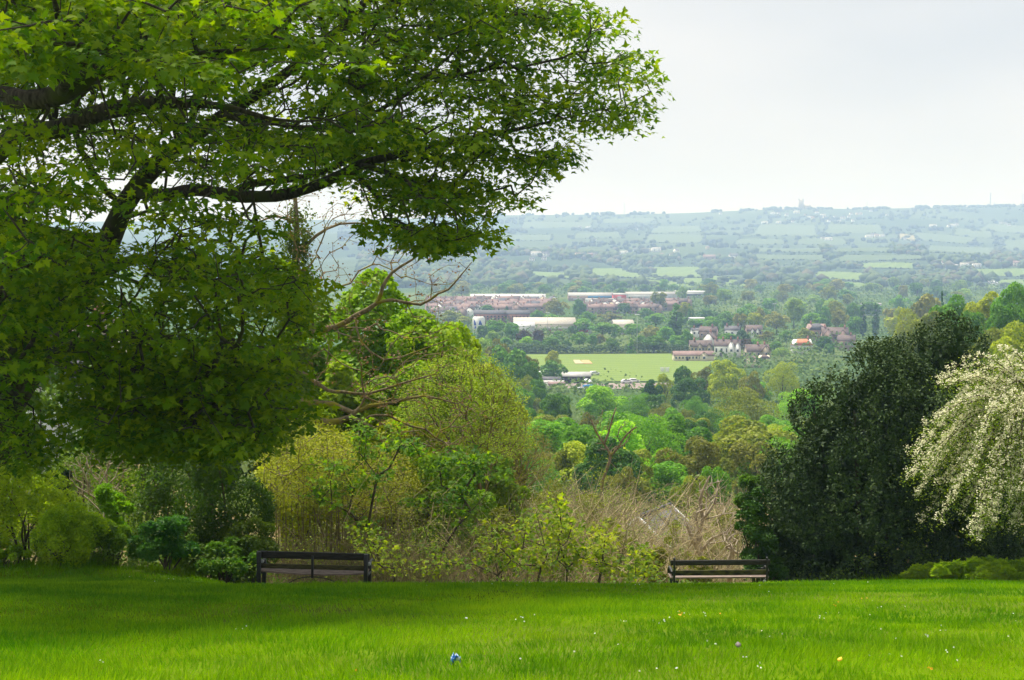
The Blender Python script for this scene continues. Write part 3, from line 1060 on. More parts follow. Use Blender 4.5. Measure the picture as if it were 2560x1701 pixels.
crown_tone = np.concatenate([crown_tone, rs.normal(size=len(T) - len(crown_tone))])
kt = trim(T)
T, crown_tone = T[kt], crown_tone[kt]
shelf = 0.95
T[:, 2] += 0.30 * (np.round((T[:, 2] + 0.12 * T[:, 0]) / shelf) * shelf - (T[:, 2] + 0.12 * T[:, 0]))
NP_, par_, cnt_, tip_, nb_, lim_ = grow(seeds, T, 0.30, 0.42, 0.09, 0.03, rs)
syc = thing("sycamore_tree", "huge spreading sycamore with dark limbs and fresh green leaves overhanging the lawn", "tree", base)
inv = -base


def part_np(name, arr, mat, parent, color=None, smooth=False):
    """Part given in world coordinates under a thing without rotation."""
    v, l_, s_, r_ = arr
    o = link(name, mesh_np(name, v - np.array(parent.location), l_, s_, r_, smooth), mat, parent, color)
    return o


part_np("trunk", tube(trunk[:, :3], trunk[:, 3], 12, 0.16), "bark", syc, smooth=True)
for q in seeds[1:]:
    part_np("limb", tube(q[:, :3], q[:, 3] * np.clip((1 - np.linspace(0, 1, len(q))) * 4 + .12, 0, 1), 9, 0.14), "bark", syc, smooth=True)
tag(part_np("branches", branch_arrays(NP_, par_, cnt_, nb_, lim_, 0.0075, 0.46, 0.075, 5), "bark", syc, smooth=True), kind="stuff")

# leaf sprays
per = 26
tips = NP_[tip_]
prev = NP_[np.maximum(par_[tip_], 0)]
out_d = unit(tips - prev + 1e-6)
out_d[:, 2] *= 0.4
out_d = unit(out_d)
n = len(tips) * per
ti = np.repeat(np.arange(len(tips)), per)
rad = 0.46 * np.sqrt(rs.random(n)) * rs.uniform(0.7, 1.3, len(tips))[ti]
ang = rs.uniform(0, 2 * math.pi, n)
off = np.stack([np.cos(ang) * rad, np.sin(ang) * rad, rs.normal(size=n) * 0.085 - 0.22 * rad], 1)
LP = tips[ti] + off + out_d[ti] * 0.12
tilt = rs.normal(size=(len(tips), 3)) * 0.30
LN = unit(np.array([0, 0, 1.0]) + tilt[ti] + 0.42 * rs.normal(size=(n, 3)) + np.stack([np.cos(ang), np.sin(ang), np.zeros(n)], 1) * 0.35)
LA = unit(np.stack([np.cos(ang), np.sin(ang), -0.45 + 0 * ang], 1) + 0.4 * out_d[ti] + 0.35 * rs.normal(size=(n, 3)))
LS = 0.136 * rs.uniform(0.5, 1.35, n)
stone = np.clip(0.48 + (0.16 * crown_tone + 0.13 * rs.normal(size=len(tips)))[ti] + 0.18 * rs.normal(size=n), 0, 1)
# the leaves that show largest become single parts
hid = px(LP)[:, 1] < -110          # above the picture: fewer, larger leaves keep the shade
kk_ = ~hid | (np.arange(n) % 3 == 0)
LS = np.where(hid, LS * 1.6, LS)
LP, LN, LA, LS, stone, ti = LP[kk_], LN[kk_], LA[kk_], LS[kk_], stone[kk_], ti[kk_]
n = len(LP)
uv = px(LP)
depth = LP[:, 1]
inf = (uv[:, 0] > 5) & (uv[:, 0] < 1700) & (uv[:, 1] > 5) & (uv[:, 1] < 1200)
cand = np.where(inf)[0]
binid = (uv[cand, 0] // 22).astype(int) * 1000 + (uv[cand, 1] // 22).astype(int)
order = np.lexsort((depth[cand], binid))
first = np.concatenate([[True], np.diff(binid[order]) > 0])
near = cand[order][first]
score = LS[near] / depth[near] * (0.25 + np.abs(np.sum(LN[near] * unit(LP[near]), 1)))
big = near[np.argsort(-score)[:300]]
mask = np.ones(n, bool)
mask[big] = False
SYC_COL = (0.108, 0.192, 0.003)
hid = uv[:, 1] < -110
m1, m2, m3 = mask & (depth < 24) & ~hid, mask & (depth >= 24) & ~hid, mask & hid
tag(part_np("crown", join_np([leaves(LP[q], LN[q], LS[q], tm, LA[q], stone[q]) for q, tm in ((m1, MAPLE), (m2, MAPLE_LOW), (m3, OVAL))]), "maple_leaf", syc, SYC_COL), kind="stuff")
LEAF_ME = []
for k in range(6):
    LEAF_ME.append(mesh_np("leaf", *leaves(np.zeros((1, 3)), np.array([[0, 0, 1.0]]), 1.0, MAPLE_FINE, np.array([[0, 1.0, 0]]), [0.3 + 0.1 * k])))
    LEAF_ME[-1].materials.append(MATS["maple_leaf"])
import mathutils
t_, b_, n_ = frame_of(LN[big], LA[big])
for k, i in enumerate(big):
    o = bpy.data.objects.new("leaf", LEAF_ME[k % 6])
    COL.objects.link(o)
    o.parent = syc
    M = mathutils.Matrix(((t_[k][0], b_[k][0], n_[k][0]), (t_[k][1], b_[k][1], n_[k][1]), (t_[k][2], b_[k][2], n_[k][2])))
    o.location = LP[i] - base
    o.rotation_euler = M.to_euler()
    o.scale = (LS[i] * 1.08,) * 3
    o.color = (*SYC_COL, 1)


# ------------------------------------------------------------------ shrubs and small trees at the edge of the lawn
def bush(name, label, u, vtop, Y, wpx, color, leaf=0.07, nleaf=9000, lobes=26, mat="leaf", tmpl=OVAL, cat="bush", depth=None, low=0.0, stems=7, nj=0.8, group=None, seed=None, rlobe=(0.17, 0.33), stem_mat="brown_bark", vbase=None, inner=0.2, shape="round"):
    rng = np.random.default_rng(seed if seed is not None else int(u * 7 + vtop))
    top = at(u, vtop, Y)
    g = gz(top[0], Y) if vbase is None else at(u, vbase, Y)[2]
    W, H = wpx * Y / FPX, top[2] - g
    o = thing(name, label, cat, (top[0], Y, g), 0, group)
    (v, l_, s_, r_), C, R = crown_tree_arrays(rng, W, H, lobes, nleaf, leaf, low, tmpl=tmpl, nj=nj, rlobe=rlobe, inner=inner, shape=shape)
    k_ = np.array([W / (v[:, 0].max() - v[:, 0].min()), W / (v[:, 1].max() - v[:, 1].min()), H / v[:, 2].max()])
    v, C = v * k_, C * k_
    if depth:
        v[:, 1] *= depth
        C = C * np.array([1, depth, 1])
    link("crown", mesh_np("crown", v, l_, s_, r_), mat, o, color)
    st = []
    for k in range(min(stems, len(C))):
        e = C[rng.integers(len(C))]
        b0 = np.array([rng.normal() * W * 0.05, rng.normal() * W * 0.05, -0.15])
        md = (b0 + e) / 2 + np.array([rng.normal() * W * 0.06, 0, H * 0.08])
        rr = 0.018 + 0.006 * H
        st.append(tube(smooth_path([b0, md, e], 0.5), np.linspace(rr, rr * 0.35, len(smooth_path([b0, md, e], 0.5))), 6, 0.1))
    for s in st:
        link("stem", mesh_np("stem", s[0], s[1], s[2], None, True), stem_mat, o)
    return o


G_YEL, G_LIME, G_MID, G_DARK = (0.20, 0.26, 0.018), (0.125, 0.24, 0.016), (0.062, 0.150, 0.016), (0.026, 0.070, 0.020)
bush("rounded_bush", "round bright green bush standing alone at the left end of the lawn edge", 172, 1255, 37.0, 205, (0.33, 0.48, 0.012), 0.072, 13000, 44, seed=3, rlobe=(.3, .45))
bush("low_bush", "low bright green bush cut off by the left picture edge at the lawn", 20, 1358, 36.6, 130, (0.34, 0.50, 0.012), 0.065, 5000, 16)
bush("tall_bush", "tall yellowish green bush behind the round bush at the far left", 50, 1150, 37.9, 300, (0.36, 0.47, 0.012), 0.075, 13000, 34)
bush("yew_bush", "small very dark yew tucked between lighter bushes on the far left", 158, 1172, 41, 66, (0.012, 0.030, 0.014), 0.06, 3500, 12)
bush("leafy_shrub", "mid green feathery shrub between the round bush and the ivy clad tree", 268, 1290, 37.6, 130, (0.20, 0.34, 0.02), 0.065, 8000, 24)
bush("elder_shrub", "dark bluish green elder shrub just left of the nearer bench", 415, 1285, 37.2, 190, (0.07, 0.20, 0.026), 0.085, 9000, 26)
bush("elder_shrub", "small green shrub directly behind the left end of the nearer bench", 560, 1345, 37.3, 180, (0.12, 0.25, 0.02), 0.085, 6000, 20)
bush("maple_shrub", "fresh green young maple rising between the round bush and the elder", 285, 1205, 39.5, 110, (0.18, 0.36, 0.012), 0.10, 3500, 14, tmpl=MAPLE_LOW)
bush("ivy_clad_tree", "dark ivy covered tree standing behind the left end of the nearer bench", 560, 1050, 39.2, 270, (0.050, 0.100, 0.010), 0.085, 15000, 46, cat="tree", stems=5, depth=0.8, shape="column", low=.02)
bush("bramble_bush", "dark olive bramble bush behind the left end of the nearer bench", 622, 1290, 38.2, 170, (0.10, 0.16, 0.014), 0.08, 6000, 30, stems=4)
bush("bramble_bush", "green bramble bush filling the gap between the elder and the small shrub", 480, 1330, 38.4, 150, (0.12, 0.22, 0.014), 0.08, 5000, 26, stems=3)
bush("ivy_clad_tree", "dark leafy tree rising under the sycamore behind the elder shrub", 420, 1090, 41.5, 230, (0.070, 0.135, 0.012), 0.085, 10000, 40, cat="tree", shape="column", low=.02)
bush("hazel_bush", "green hazel thicket behind the yew under the sycamore", 240, 1090, 44, 300, (0.13, 0.21, 0.012), 0.08, 9000, 40, shape="column", low=.02)
bush("hazel_bush", "pale green thicket at the far left below the hanging sycamore leaves", -20, 1085, 46, 260, (0.19, 0.30, 0.02), 0.09, 7000, 22)
# trees behind the sycamore, seen through its gaps
bush("background_tree", "bright green tree seen through the lower left gaps of the sycamore", 330, 760, 58, 330, (0.10, 0.20, 0.018), 0.15, 12000, 30, cat="tree", tmpl=CLUMP)
bush("background_tree", "dark green tree behind the sycamore beside the bare ivy clad tree", 560, 820, 54, 330, (0.055, 0.105, 0.02), 0.14, 12000, 30, cat="tree", tmpl=CLUMP)
bush("background_tree", "yellowish green tree behind the sycamore at the left picture edge", 60, 880, 66, 300, (0.13, 0.22, 0.02), 0.16, 9000, 26, cat="tree", tmpl=CLUMP)
# leafy maple behind the bare tree
bush("maple_tree", "broad bright green maple in full leaf behind the bare mossy branches", 930, 668, 60, 430, (0.20, 0.34, 0.010), 0.17, 24000, 60, cat="tree", tmpl=CLUMP, rlobe=(.16, .30), seed=5)
bush("maple_tree", "smaller bright green maple on the slope below the broad maple", 1110, 830, 64, 240, (0.24, 0.34, 0.010), 0.15, 14000, 40, cat="tree", tmpl=CLUMP, rlobe=(.18, .32))
bush("maple_tree", "yellow green young maple under the mossy lower limbs of the bare tree", 860, 900, 52, 260, (0.26, 0.37, 0.012), 0.15, 14000, 34, cat="tree", tmpl=CLUMP, rlobe=(.18, .32))


bush("bank_tree", "yellow green leafy tree sloping down the bank right of the broad maple", 1080, 800, 57, 330, (0.24, 0.37, 0.010), 0.13, 15000, 60, cat="tree", tmpl=CLUMP, rlobe=(.15, .28), seed=11)
bush("bank_tree", "olive leafy tree at the bank's lower right end beside the wooded slope", 1215, 905, 62, 260, (0.22, 0.25, 0.014), 0.13, 11000, 46, cat="tree", tmpl=CLUMP, rlobe=(.16, .3), seed=12)
bush("bank_tree", "bright green leafy tree between the sycamore and the broad maple", 740, 790, 56, 260, (0.13, 0.24, 0.012), 0.15, 11000, 44, cat="tree", tmpl=CLUMP, rlobe=(.16, .3), seed=13)
bush("bank_bush", "yellow green bush behind the thicket of upright stems", 760, 1030, 48.5, 280, (0.34, 0.38, 0.010), 0.10, 9000, 40, tmpl=CLUMP, rlobe=(.2, .34), seed=14)
bush("bank_bush", "olive bush filling the bank below the mossy lower limbs", 1010, 1040, 50.5, 300, (0.27, 0.31, 0.010), 0.10, 9000, 40, tmpl=CLUMP, rlobe=(.2, .34), seed=15)
sb = np.random.default_rng(16)
for k, (u_, v_, Y_, w_) in enumerate([(1180, 1150, 56, 170), (1290, 1190, 60, 160), (1380, 1200, 66, 150), (1470, 1235, 62, 120), (1080, 1180, 50, 150), (1240, 1270, 47, 130), (1380, 1300, 46, 110), (1500, 1290, 54, 110), (1560, 1330, 47, 90), (1690, 1300, 56, 90), (1640, 1365, 43, 90), (1780, 1330, 54, 110), (1830, 1270, 60, 110), (1750, 1390, 41, 80)]):
    bush("scrub_bush", "small half leafed olive bush among the dead brush between the benches", u_, v_, Y_, w_, tuple(np.array((0.20, 0.22, 0.02)) * sb.uniform(.8, 1.2)), 0.075, 2600, 22, tmpl=OVAL, group="small bushes in the dead brush", rlobe=(.18, .34), seed=200 + k, inner=.6, nj=1.1)


bush("bank_bush", "fresh green bush on the bank below the budding tree", 1120, 1110, 48.0, 240, (0.17, 0.30, 0.010), 0.11, 7000, 40, tmpl=CLUMP, rlobe=(.16, .3), seed=17)
bush("bank_bush", "fresh green bush right of the budding tree where the bank meets the brush", 1250, 1140, 54.0, 200, (0.18, 0.29, 0.012), 0.11, 5500, 34, tmpl=CLUMP, rlobe=(.16, .3), seed=18)


# ------------------------------------------------------------------ stemmy plants: sprays of stems from a base toward target points
def stem_plant(name, label, cat, base_uvY, targets, rtip, color, leaf, per, tmpl, mat="leaf", stem_mat="brown_bark", spread=0.25, rmax=0.08, bf=0.5, seg=0.5, jit=0.07, stem_color=None, seeds=None, expo=0.45, rng=None, seedr=0.03, group=None, droop=0.2, flat=0.5, leafname="crown", sides=4):
    rng = rng or np.random.default_rng(int(abs(targets[0][0]) * 1000) % 9999)
    b = np.array(base_uvY, float)
    o = thing(name, label, cat, b, 0, group)
    sd = seeds if seeds is not None else [np.array([[*b - np.array([0, 0, 0.2]), seedr * 1.2], [*(b + np.array([0, 0, 0.15])), seedr]])]
    P, par, cnt, tip, nb, lim = grow(sd, targets, bf, seg, jit, 0.04, rng)
    arrs = []
    if seeds is not None:
        for q in sd:
            part_np("limb", tube(q[:, :3], q[:, 3], 8, 0.14), stem_mat, o, smooth=True)
    st = part_np("branches", branch_arrays(P, par, cnt, nb, lim, rtip, expo, rmax, sides), stem_mat, o, stem_color, True)
    tag(st, kind="stuff")
    if per:
        tips = P[tip]
        n = len(tips) * per
        ti = np.repeat(np.arange(len(tips)), per)
        off = rng.normal(size=(n, 3)) * spread
        off[:, 2] *= flat
        nr_ = unit(np.array([0, -0.15, 1.0]) + rng.normal(size=(n, 3)) * 0.55)
        al = unit(off + np.array([0, 0, -droop]) * spread + 1e-6)
        sz = leaf * rng.uniform(0.55, 1.3, n)
        tone = np.clip(0.5 + 0.2 * rng.normal(size=len(tips))[ti] + 0.2 * rng.normal(size=n), 0, 1)
        part_np(leafname, leaves(tips[ti] + off, nr_, sz, tmpl, al, tone, rng=rng), mat, o, color)
    return o, P, tip


def cloud(rng, n, poly, Y0, Y1):
    """n points spread through an outline given in photo pixels, over a range of depths."""
    poly = np.array(poly, float)
    lo, hi = poly.min(0), poly.max(0)
    out = []
    while len(out) < n:
        p = np.stack([rng.uniform(lo[0], hi[0], 500), rng.uniform(lo[1], hi[1], 500)], 1)
        for q in p[inside(poly, p)]:
            out.append(at(q[0], q[1], rng.uniform(Y0, Y1)))
    return np.array(out[:n])


# the bare, ivy-trunked tree with mossy limbs
rb = np.random.default_rng(33)
bt = hit(700, 1300, 49)
bt = np.array((at(712, 1000, 50)[0], 50.0, gz(at(712, 1000, 50)[0], 50.0)))
bseeds = [smooth_path(q * np.array([1, 1, 1, .72]), 0.4) for q in [
    np.vstack([[*bt - np.array([0, 0, .3]), .34], [*bt + np.array([0, 0, 1.2]), .28], L([(716, 1040, 50, .26), (728, 860, 50, .23), (735, 700, 50, .19), (742, 590, 50, .14), (738, 500, 50, .09), (730, 420, 50.2, .05), (722, 360, 50.3, .03)])]),
    L([(728, 850, 50, .17), (784, 829, 49.6, .15), (840, 818, 49.2, .13), (889, 790, 48.9, .115), (942, 759, 48.6, .10), (956, 720, 48.5, .085), (981, 681, 48.4, .07), (1030, 650, 48.2, .05), (1075, 615, 48, .03)]),
    L([(942, 759, 48.6, .075), (980, 750, 48.2, .07), (1051, 762, 48, .06), (1096, 734, 47.8, .05), (1121, 724, 47.7, .045), (1152, 689, 47.5, .03), (1180, 655, 47.4, .02)]),
    L([(720, 985, 50, .16), (756, 1004, 49, .14), (833, 1011, 48.4, .12), (882, 1032, 48, .11), (924, 1015, 47.8, .09), (980, 1008, 47.6, .07), (1060, 990, 47.4, .05), (1140, 1010, 47.3, .03)]),
    L([(720, 1035, 50, .18), (767, 1046, 48.8, .16), (823, 1057, 48.2, .15), (875, 1043, 48, .12), (900, 1020, 47.9, .09)]),
    L([(875, 1043, 48, .09), (928, 1067, 47.6, .08), (956, 1106, 47.4, .06), (1000, 1150, 47.2, .04)]),
    L([(728, 920, 50, .12), (770, 941, 49.4, .10), (819, 976, 49, .08), (858, 980, 48.8, .07), (920, 985, 48.6, .06), (1000, 960, 48.4, .045), (1090, 935, 48.2, .03)]),
    L([(740, 640, 50, .09), (790, 590, 50, .07), (850, 560, 50, .05), (930, 560, 49.8, .03)]),
    L([(738, 560, 50, .07), (690, 540, 50, .05), (640, 560, 50, .035)]),
    L([(889, 790, 48.9, .05), (900, 850, 48.5, .045), (960, 900, 48.2, .04), (1040, 880, 48, .03), (1120, 850, 47.9, .02)]),
]]
tg = np.concatenate([cloud(rb, 170, [(640, 480), (900, 490), (1000, 560), (1180, 640), (1170, 700), (1080, 790), (960, 700), (840, 760), (700, 700)], 47.2, 51),
                     cloud(rb, 150, [(780, 760), (1000, 780), (1140, 780), (1170, 880), (1120, 960), (900, 1000), (780, 960)], 46.8, 50.5),
                     cloud(rb, 110, [(900, 990), (1150, 960), (1230, 1040), (1150, 1150), (980, 1140)], 46.5, 48.6)])
bare, BP, btip = stem_plant("bare_tree", "leafless tree with mossy tangled branches and an ivy covered trunk beside the sycamore", "tree", bt, tg, 0.0065, (0.20, 0.12, 0.07), 0.07, 6, CLUMP, "leaf", "mossy_bark", 0.10, 0.06, 0.35, 0.35, 0.13, seeds=bseeds, rng=rb, leafname="seed_clusters")
nI = 13000
tt = rb.random(nI)
trk = bseeds[0]
ii = np.clip((0.22 + 0.62 * tt) * len(trk), 0, len(trk) - 1).astype(int)
a_ = rb.uniform(0, 6.283, nI)
rad = (trk[ii, 3] + 0.12 + 0.80 * rb.random(nI) * vnoise(tt * 30, a_, 1.3, 20))
ip = trk[ii, :3] + np.stack([np.cos(a_) * rad, np.sin(a_) * rad, rb.normal(size=nI) * 0.15], 1)
part_np("ivy", leaves(ip, unit(np.stack([np.cos(a_), np.sin(a_), 0.4 + 0 * a_], 1) + 0.5 * rb.normal(size=(nI, 3))), 0.11 * rb.uniform(.6, 1.3, nI), OVAL, rng=rb), "leaf", bare, (0.10, 0.15, 0.02))

# thin bare hawthorn at the left
rh = np.random.default_rng(41)
hb = at(245, 1400, 41)
hb[2] = gz(hb[0], 41)
stem_plant("bare_hawthorn", "small leafless hawthorn with pale twigs under the sycamore on the left", "tree", hb,
           cloud(rh, 130, [(160, 1170), (200, 1110), (300, 1105), (330, 1170), (290, 1260), (190, 1240)], 40.4, 41.6), 0.006, (0.16, 0.10, 0.06), 0.05, 3, CLUMP, "leaf", "pale_bark", 0.09, 0.05, 0.6, 0.3, 0.10, rng=rh, leafname="seed_clusters")

# budding yellow-olive tree in the middle
ro = np.random.default_rng(42)
ob = at(1160, 1350, 52)
ob[2] = gz(ob[0], 52)
stem_plant("budding_tree", "twiggy tree just breaking into yellow green bud to the right of the maples", "tree", ob,
           cloud(ro, 700, [(1000, 1060), (1010, 960), (1090, 900), (1160, 870), (1240, 900), (1290, 960), (1325, 1040), (1320, 1120), (1230, 1170), (1080, 1150)], 49.5, 54.5), 0.006, (0.25, 0.35, 0.012), 0.070, 30, OVAL, "leaf", "mossy_bark", 0.16, 0.07, 0.6, 0.5, 0.07, rng=ro)
ob2 = at(1260, 1350, 60)
ob2[2] = gz(ob2[0], 60)
stem_plant("budding_tree", "brown twiggy sapling with sparse buds on the slope behind the budding tree", "tree", ob2,
           cloud(ro, 420, [(1180, 1180), (1220, 1080), (1290, 1040), (1370, 1090), (1390, 1180), (1300, 1230)], 57, 63), 0.006, (0.20, 0.19, 0.02), 0.065, 18, OVAL, "leaf", "mossy_bark", 0.18, 0.06, 0.7, 0.5, 0.06, rng=ro)

# dense yellow-green thicket of upright stems right of the nearer bench's post
ry = np.random.default_rng(43)
for kk, (lab, u0, poly, nT, colr) in enumerate([
        ("tall thicket of upright stems topped with yellow green leaves behind the nearer bench", 760, [(650, 1100), (690, 1068), (780, 1060), (860, 1085), (890, 1140), (880, 1260), (660, 1260)], 520, (0.30, 0.33, 0.012)),
        ("paler thicket of thin stems in yellow leaf between nearer bench and young maples", 900, [(800, 1180), (880, 1110), (980, 1120), (1040, 1180), (1030, 1290), (820, 1290)], 330, (0.25, 0.27, 0.016))]):
    yb = at(u0, 1400, 43 + kk)
    yb[2] = gz(yb[0], yb[1])
    tgt = cloud(ry, nT, poly, 41 + kk, 46 + kk)
    bs = [np.array([[x0, y0, gz(x0, y0) - 0.1, .02], [x0 + ry.normal() * 0.05, y0, gz(x0, y0) + 0.6, .018]]) for x0, y0 in zip(yb[0] + ry.uniform(-1.2, 1.2, 46), ry.uniform(41.5, 45.5, 46) + kk)]
    o_, P, tip = stem_plant("thicket_shrub", lab, "shrub", yb, tgt, 0.005, colr, 0.066, 30, OVAL, "leaf", "mossy_bark", 0.17, 0.022, 0.12, 0.6, 0.03, seeds=bs[:1], rng=ry)
    arr = []
    for q in bs[1:]:
        i = np.argmin(np.abs(tgt[:, 0] - q[0, 0]) + 0.5 * np.abs(tgt[:, 1] - q[0, 1]) + 0.3 * ry.random(len(tgt)))
        mid = (q[1, :3] + tgt[i]) / 2 + ry.normal(size=3) * 0.12
        sp = smooth_path([q[0, :3], q[1, :3], mid, tgt[i]], 0.5)
        arr.append(tube(sp, np.linspace(.017, .006, len(sp)), 5, 0.1, False))
    tag(part_np("stems", join_np(arr), "mossy_bark", o_, smooth=True), kind="stuff")


def sapling(label, u, vb, Y, clusters, leaf=0.145, per=30, color=(0.12, 0.22, 0.012), spread=0.15, seed=1, name="maple_sapling"):
    rng = np.random.default_rng(seed)
    b = at(u, vb, Y)
    b[2] = gz(b[0], Y)
    tg = np.array([at(cu, cv, Y + rng.uniform(-0.9, 0.9)) for cu, cv in clusters])
    extra = tg[rng.integers(len(tg), size=len(tg))] + rng.normal(size=(len(tg), 3)) * np.array([.16, .2, .16])
    return stem_plant(name, label, "sapling", b, np.concatenate([tg, extra]), 0.008, color, leaf, per, MAPLE_LOW, "maple_leaf", "brown_bark", spread, 0.04, 0.35, 0.6, 0.05, rng=rng, flat=0.5, droop=0.5)


def c4(pts):
    return [(600 + x / 2.8, 1000 + y / 2.8) for x, y in pts]


sapling("tall young maple with leaf tufts on spreading stems right of the nearer bench", 985, 1440, 41.5, c4([(520, 430), (600, 600), (570, 690), (560, 560), (730, 480), (660, 470), (780, 500), (830, 230), (880, 350), (840, 300), (1080, 260), (1060, 330), (1240, 360), (1180, 340), (1300, 380), (1000, 400), (1120, 330), (890, 600), (960, 680), (740, 590), (840, 830), (760, 800), (900, 860), (1010, 540), (960, 540), (620, 640)]), seed=51, color=(0.105, 0.21, 0.012))
sapling("leaning young maple with dark tufts between the tall young maple and the dead scrub", 1110, 1440, 41.0, c4([(1440, 430), (1500, 410), (1400, 500), (1660, 440), (1620, 520), (1600, 560), (1560, 640), (1500, 750), (1600, 780), (1220, 720), (1340, 1040), (1530, 870), (1640, 470), (1540, 620), (1580, 700), (1460, 760), (1410, 600), (1700, 430), (1860, 540), (1800, 500)]), seed=52, color=(0.085, 0.175, 0.012))


def c5(pts):
    return [(1300 + x / 2.8, 1000 + y / 2.8) for x, y in pts]


sapling("short bright green maple sapling left of the upright sapling in the scrub", 1335, 1445, 40, c5([(40, 880), (130, 850), (90, 950), (150, 1000), (20, 1040), (190, 1080), (60, 1130), (150, 1160), (100, 1060), (220, 1000), (-40, 990), (-60, 1080)]), 0.14, 28, (0.17, 0.25, 0.012), 0.18, 53)
sapling("upright maple sapling with a tall leader in front of the dead brush", 1412, 1448, 39.5, c5([(285, 720), (285, 790), (310, 850), (300, 920), (330, 990), (290, 1050), (390, 1040), (260, 1120), (350, 1120), (310, 880), (330, 1180), (420, 1100)]), 0.14, 28, (0.16, 0.24, 0.012), 0.18, 54)
sapling("yellow green maple sapling right of the upright sapling", 1490, 1450, 39.5, c5([(500, 960), (560, 1000), (590, 960), (540, 1040), (580, 1090), (480, 1080), (620, 1180), (680, 1130), (700, 1190), (570, 1180), (520, 1140)]), 0.14, 28, (0.18, 0.25, 0.012), 0.17, 55)
sapling("small single maple sapling just left of the farther bench", 1588, 1452, 39.2, c5([(820, 1080), (810, 1140), (840, 1190), (790, 1200), (850, 1070), (810, 1230), (880, 1220), (760, 1210)]), 0.13, 26, (0.18, 0.25, 0.012), 0.15, 56)
sapling("leafy maple sapling rising beside the dry stems behind the nearer bench's right end", 985, 1440, 38.6, c4([(900, 1050), (980, 1000), (1050, 1080), (940, 1130), (1000, 1170), (880, 980), (1080, 1180)]), 0.12, 26, (0.15, 0.22, 0.012), 0.2, 57)
sapling("low maple shoots at the lawn edge between the two benches", 1235, 1440, 38.6, c4([(1760, 830), (1800, 900), (1780, 1000), (1850, 1060), (1790, 1120), (1840, 1180), (1900, 1120), (1740, 1080), (1400, 1170), (1480, 1140), (1330, 1160)]), 0.12, 28, (0.16, 0.23, 0.012), 0.2, 58)


# pale dead trees in the scrub
def dead_tree(label, base, limbs, tgt_poly, nT, Y, seed, name="dead_tree", rtip=0.008, mat="pale_bark"):
    rng = np.random.default_rng(seed)
    sd = [smooth_path(L(q), 0.4) for q in limbs]
    sd[0] = np.vstack([[base[0], base[1], gz(base[0], base[1]) - 0.2, sd[0][0, 3] * 1.15], sd[0]])
    b = np.array((base[0], base[1], gz(base[0], base[1])))
    tg = cloud(rng, nT, tgt_poly, Y - 1.0, Y + 1.0)
    return stem_plant(name, label, "tree", b, tg, rtip, (.2, .2, .05), .05, 0, OVAL, stem_mat=mat, rmax=0.07, bf=0.4, seg=0.6, jit=0.10, seeds=sd, rng=rng)


q = at(1505, 1210, 90)
dead_tree("tall pale dead tree with forked bare limbs on the wooded slope", (q[0], 90), [
    [(1505, 1205, 90, .10), (1518, 1170, 90, .095), (1526, 1140, 90, .085), (1510, 1110, 90, .07), (1490, 1080, 90, .055), (1478, 1050, 90, .035)],
    [(1526, 1140, 90, .075), (1545, 1120, 89.6, .07), (1560, 1095, 89.4, .06), (1580, 1075, 89.2, .05), (1592, 1068, 89, .03)],
    [(1510, 1110, 90, .08), (1522, 1080, 90, .06), (1530, 1050, 90, .05), (1540, 1020, 90, .03)]],
    [(1470, 1040), (1500, 1010), (1560, 1030), (1600, 1060), (1560, 1130), (1490, 1130)], 60, 90, 61, rtip=0.012, mat="mossy_bark")
q = at(1755, 1400, 46)
dead_tree("pale crooked dead tree standing behind the farther bench", (q[0], 46), [
    [(1757, 1405, 46, .09), (1752, 1385, 46, .085), (1735, 1355, 46, .07), (1722, 1325, 46, .05), (1712, 1300, 46, .03)],
    [(1752, 1385, 46, .075), (1745, 1340, 46, .07), (1757, 1300, 46, .06), (1750, 1250, 46, .05), (1765, 1210, 46, .03), (1775, 1190, 46, .02)],
    [(1758, 1375, 46, .06), (1775, 1350, 46, .05), (1795, 1340, 46, .04), (1815, 1330, 46, .025)],
    [(1757, 1300, 46, .045), (1785, 1260, 46, .04), (1795, 1220, 46, .025)]],
    [(1700, 1290), (1740, 1180), (1810, 1190), (1850, 1300), (1820, 1360), (1720, 1360)], 130, 46, 62)
q = at(1826, 1400, 44)
dead_tree("short bent dead stump of a tree behind the right half of the farther bench", (q[0], 44), [
    [(1822, 1405, 44, .07), (1830, 1375, 44, .06), (1822, 1350, 44, .05), (1838, 1335, 44, .03)], [(1830, 1375, 44, .04), (1850, 1385, 44, .035), (1862, 1360, 44, .02)]],
    [(1800, 1310), (1860, 1310), (1870, 1380), (1810, 1380)], 40, 44, 63)

# ------------------------------------------------------------------ holly, side shoots, hawthorn in blossom, brambles
rl = np.random.default_rng(71)
hol_o = np.array(at(2160, 1432, 38.5))
hol_o[2] = gz(hol_o[0], 38.5)
HPOLY = np.array([(1878, 1430), (1865, 1340), (1885, 1250), (1920, 1140), (1950, 1060), (1980, 1005), (2030, 965), (2080, 920), (2125, 885), (2165, 852), (2190, 850), (2207, 800), (2228, 842), (2270, 815), (2330, 790), (2400, 745), (2420, 780), (2455, 770), (2470, 850), (2560, 900), (2600, 1480), (1885, 1470)], float)
HT = []
while len(HT) < 10:
    m = 3000
    p = np.stack([rl.uniform(5.4, 13.5, m), rl.uniform(35.2, 43, m), rl.uniform(-8.2, -0.9, m)], 1)
    uv = px(p)
    ok = inside(HPOLY, uv)
    c = (p - np.array([9.0, 39.2, -5.6])) / np.array([4.2, 3.8, 4.3])
    qv = np.sum(c ** 2, 1)
    edge_out = ~inside(HPOLY, uv + np.array([26, -26])) | ~inside(HPOLY, uv + np.array([-30, -10]))
    ok &= ((qv > 0.42) & (qv < 1.15)) | edge_out
    ok &= (p[:, 1] < 39.8) | edge_out
    ok &= vnoise(p[:, 0] * 1.7 + p[:, 2], p[:, 2] * 1.7 - p[:, 1], 1.0, 31) > 0.22
    HT.extend(p[ok])
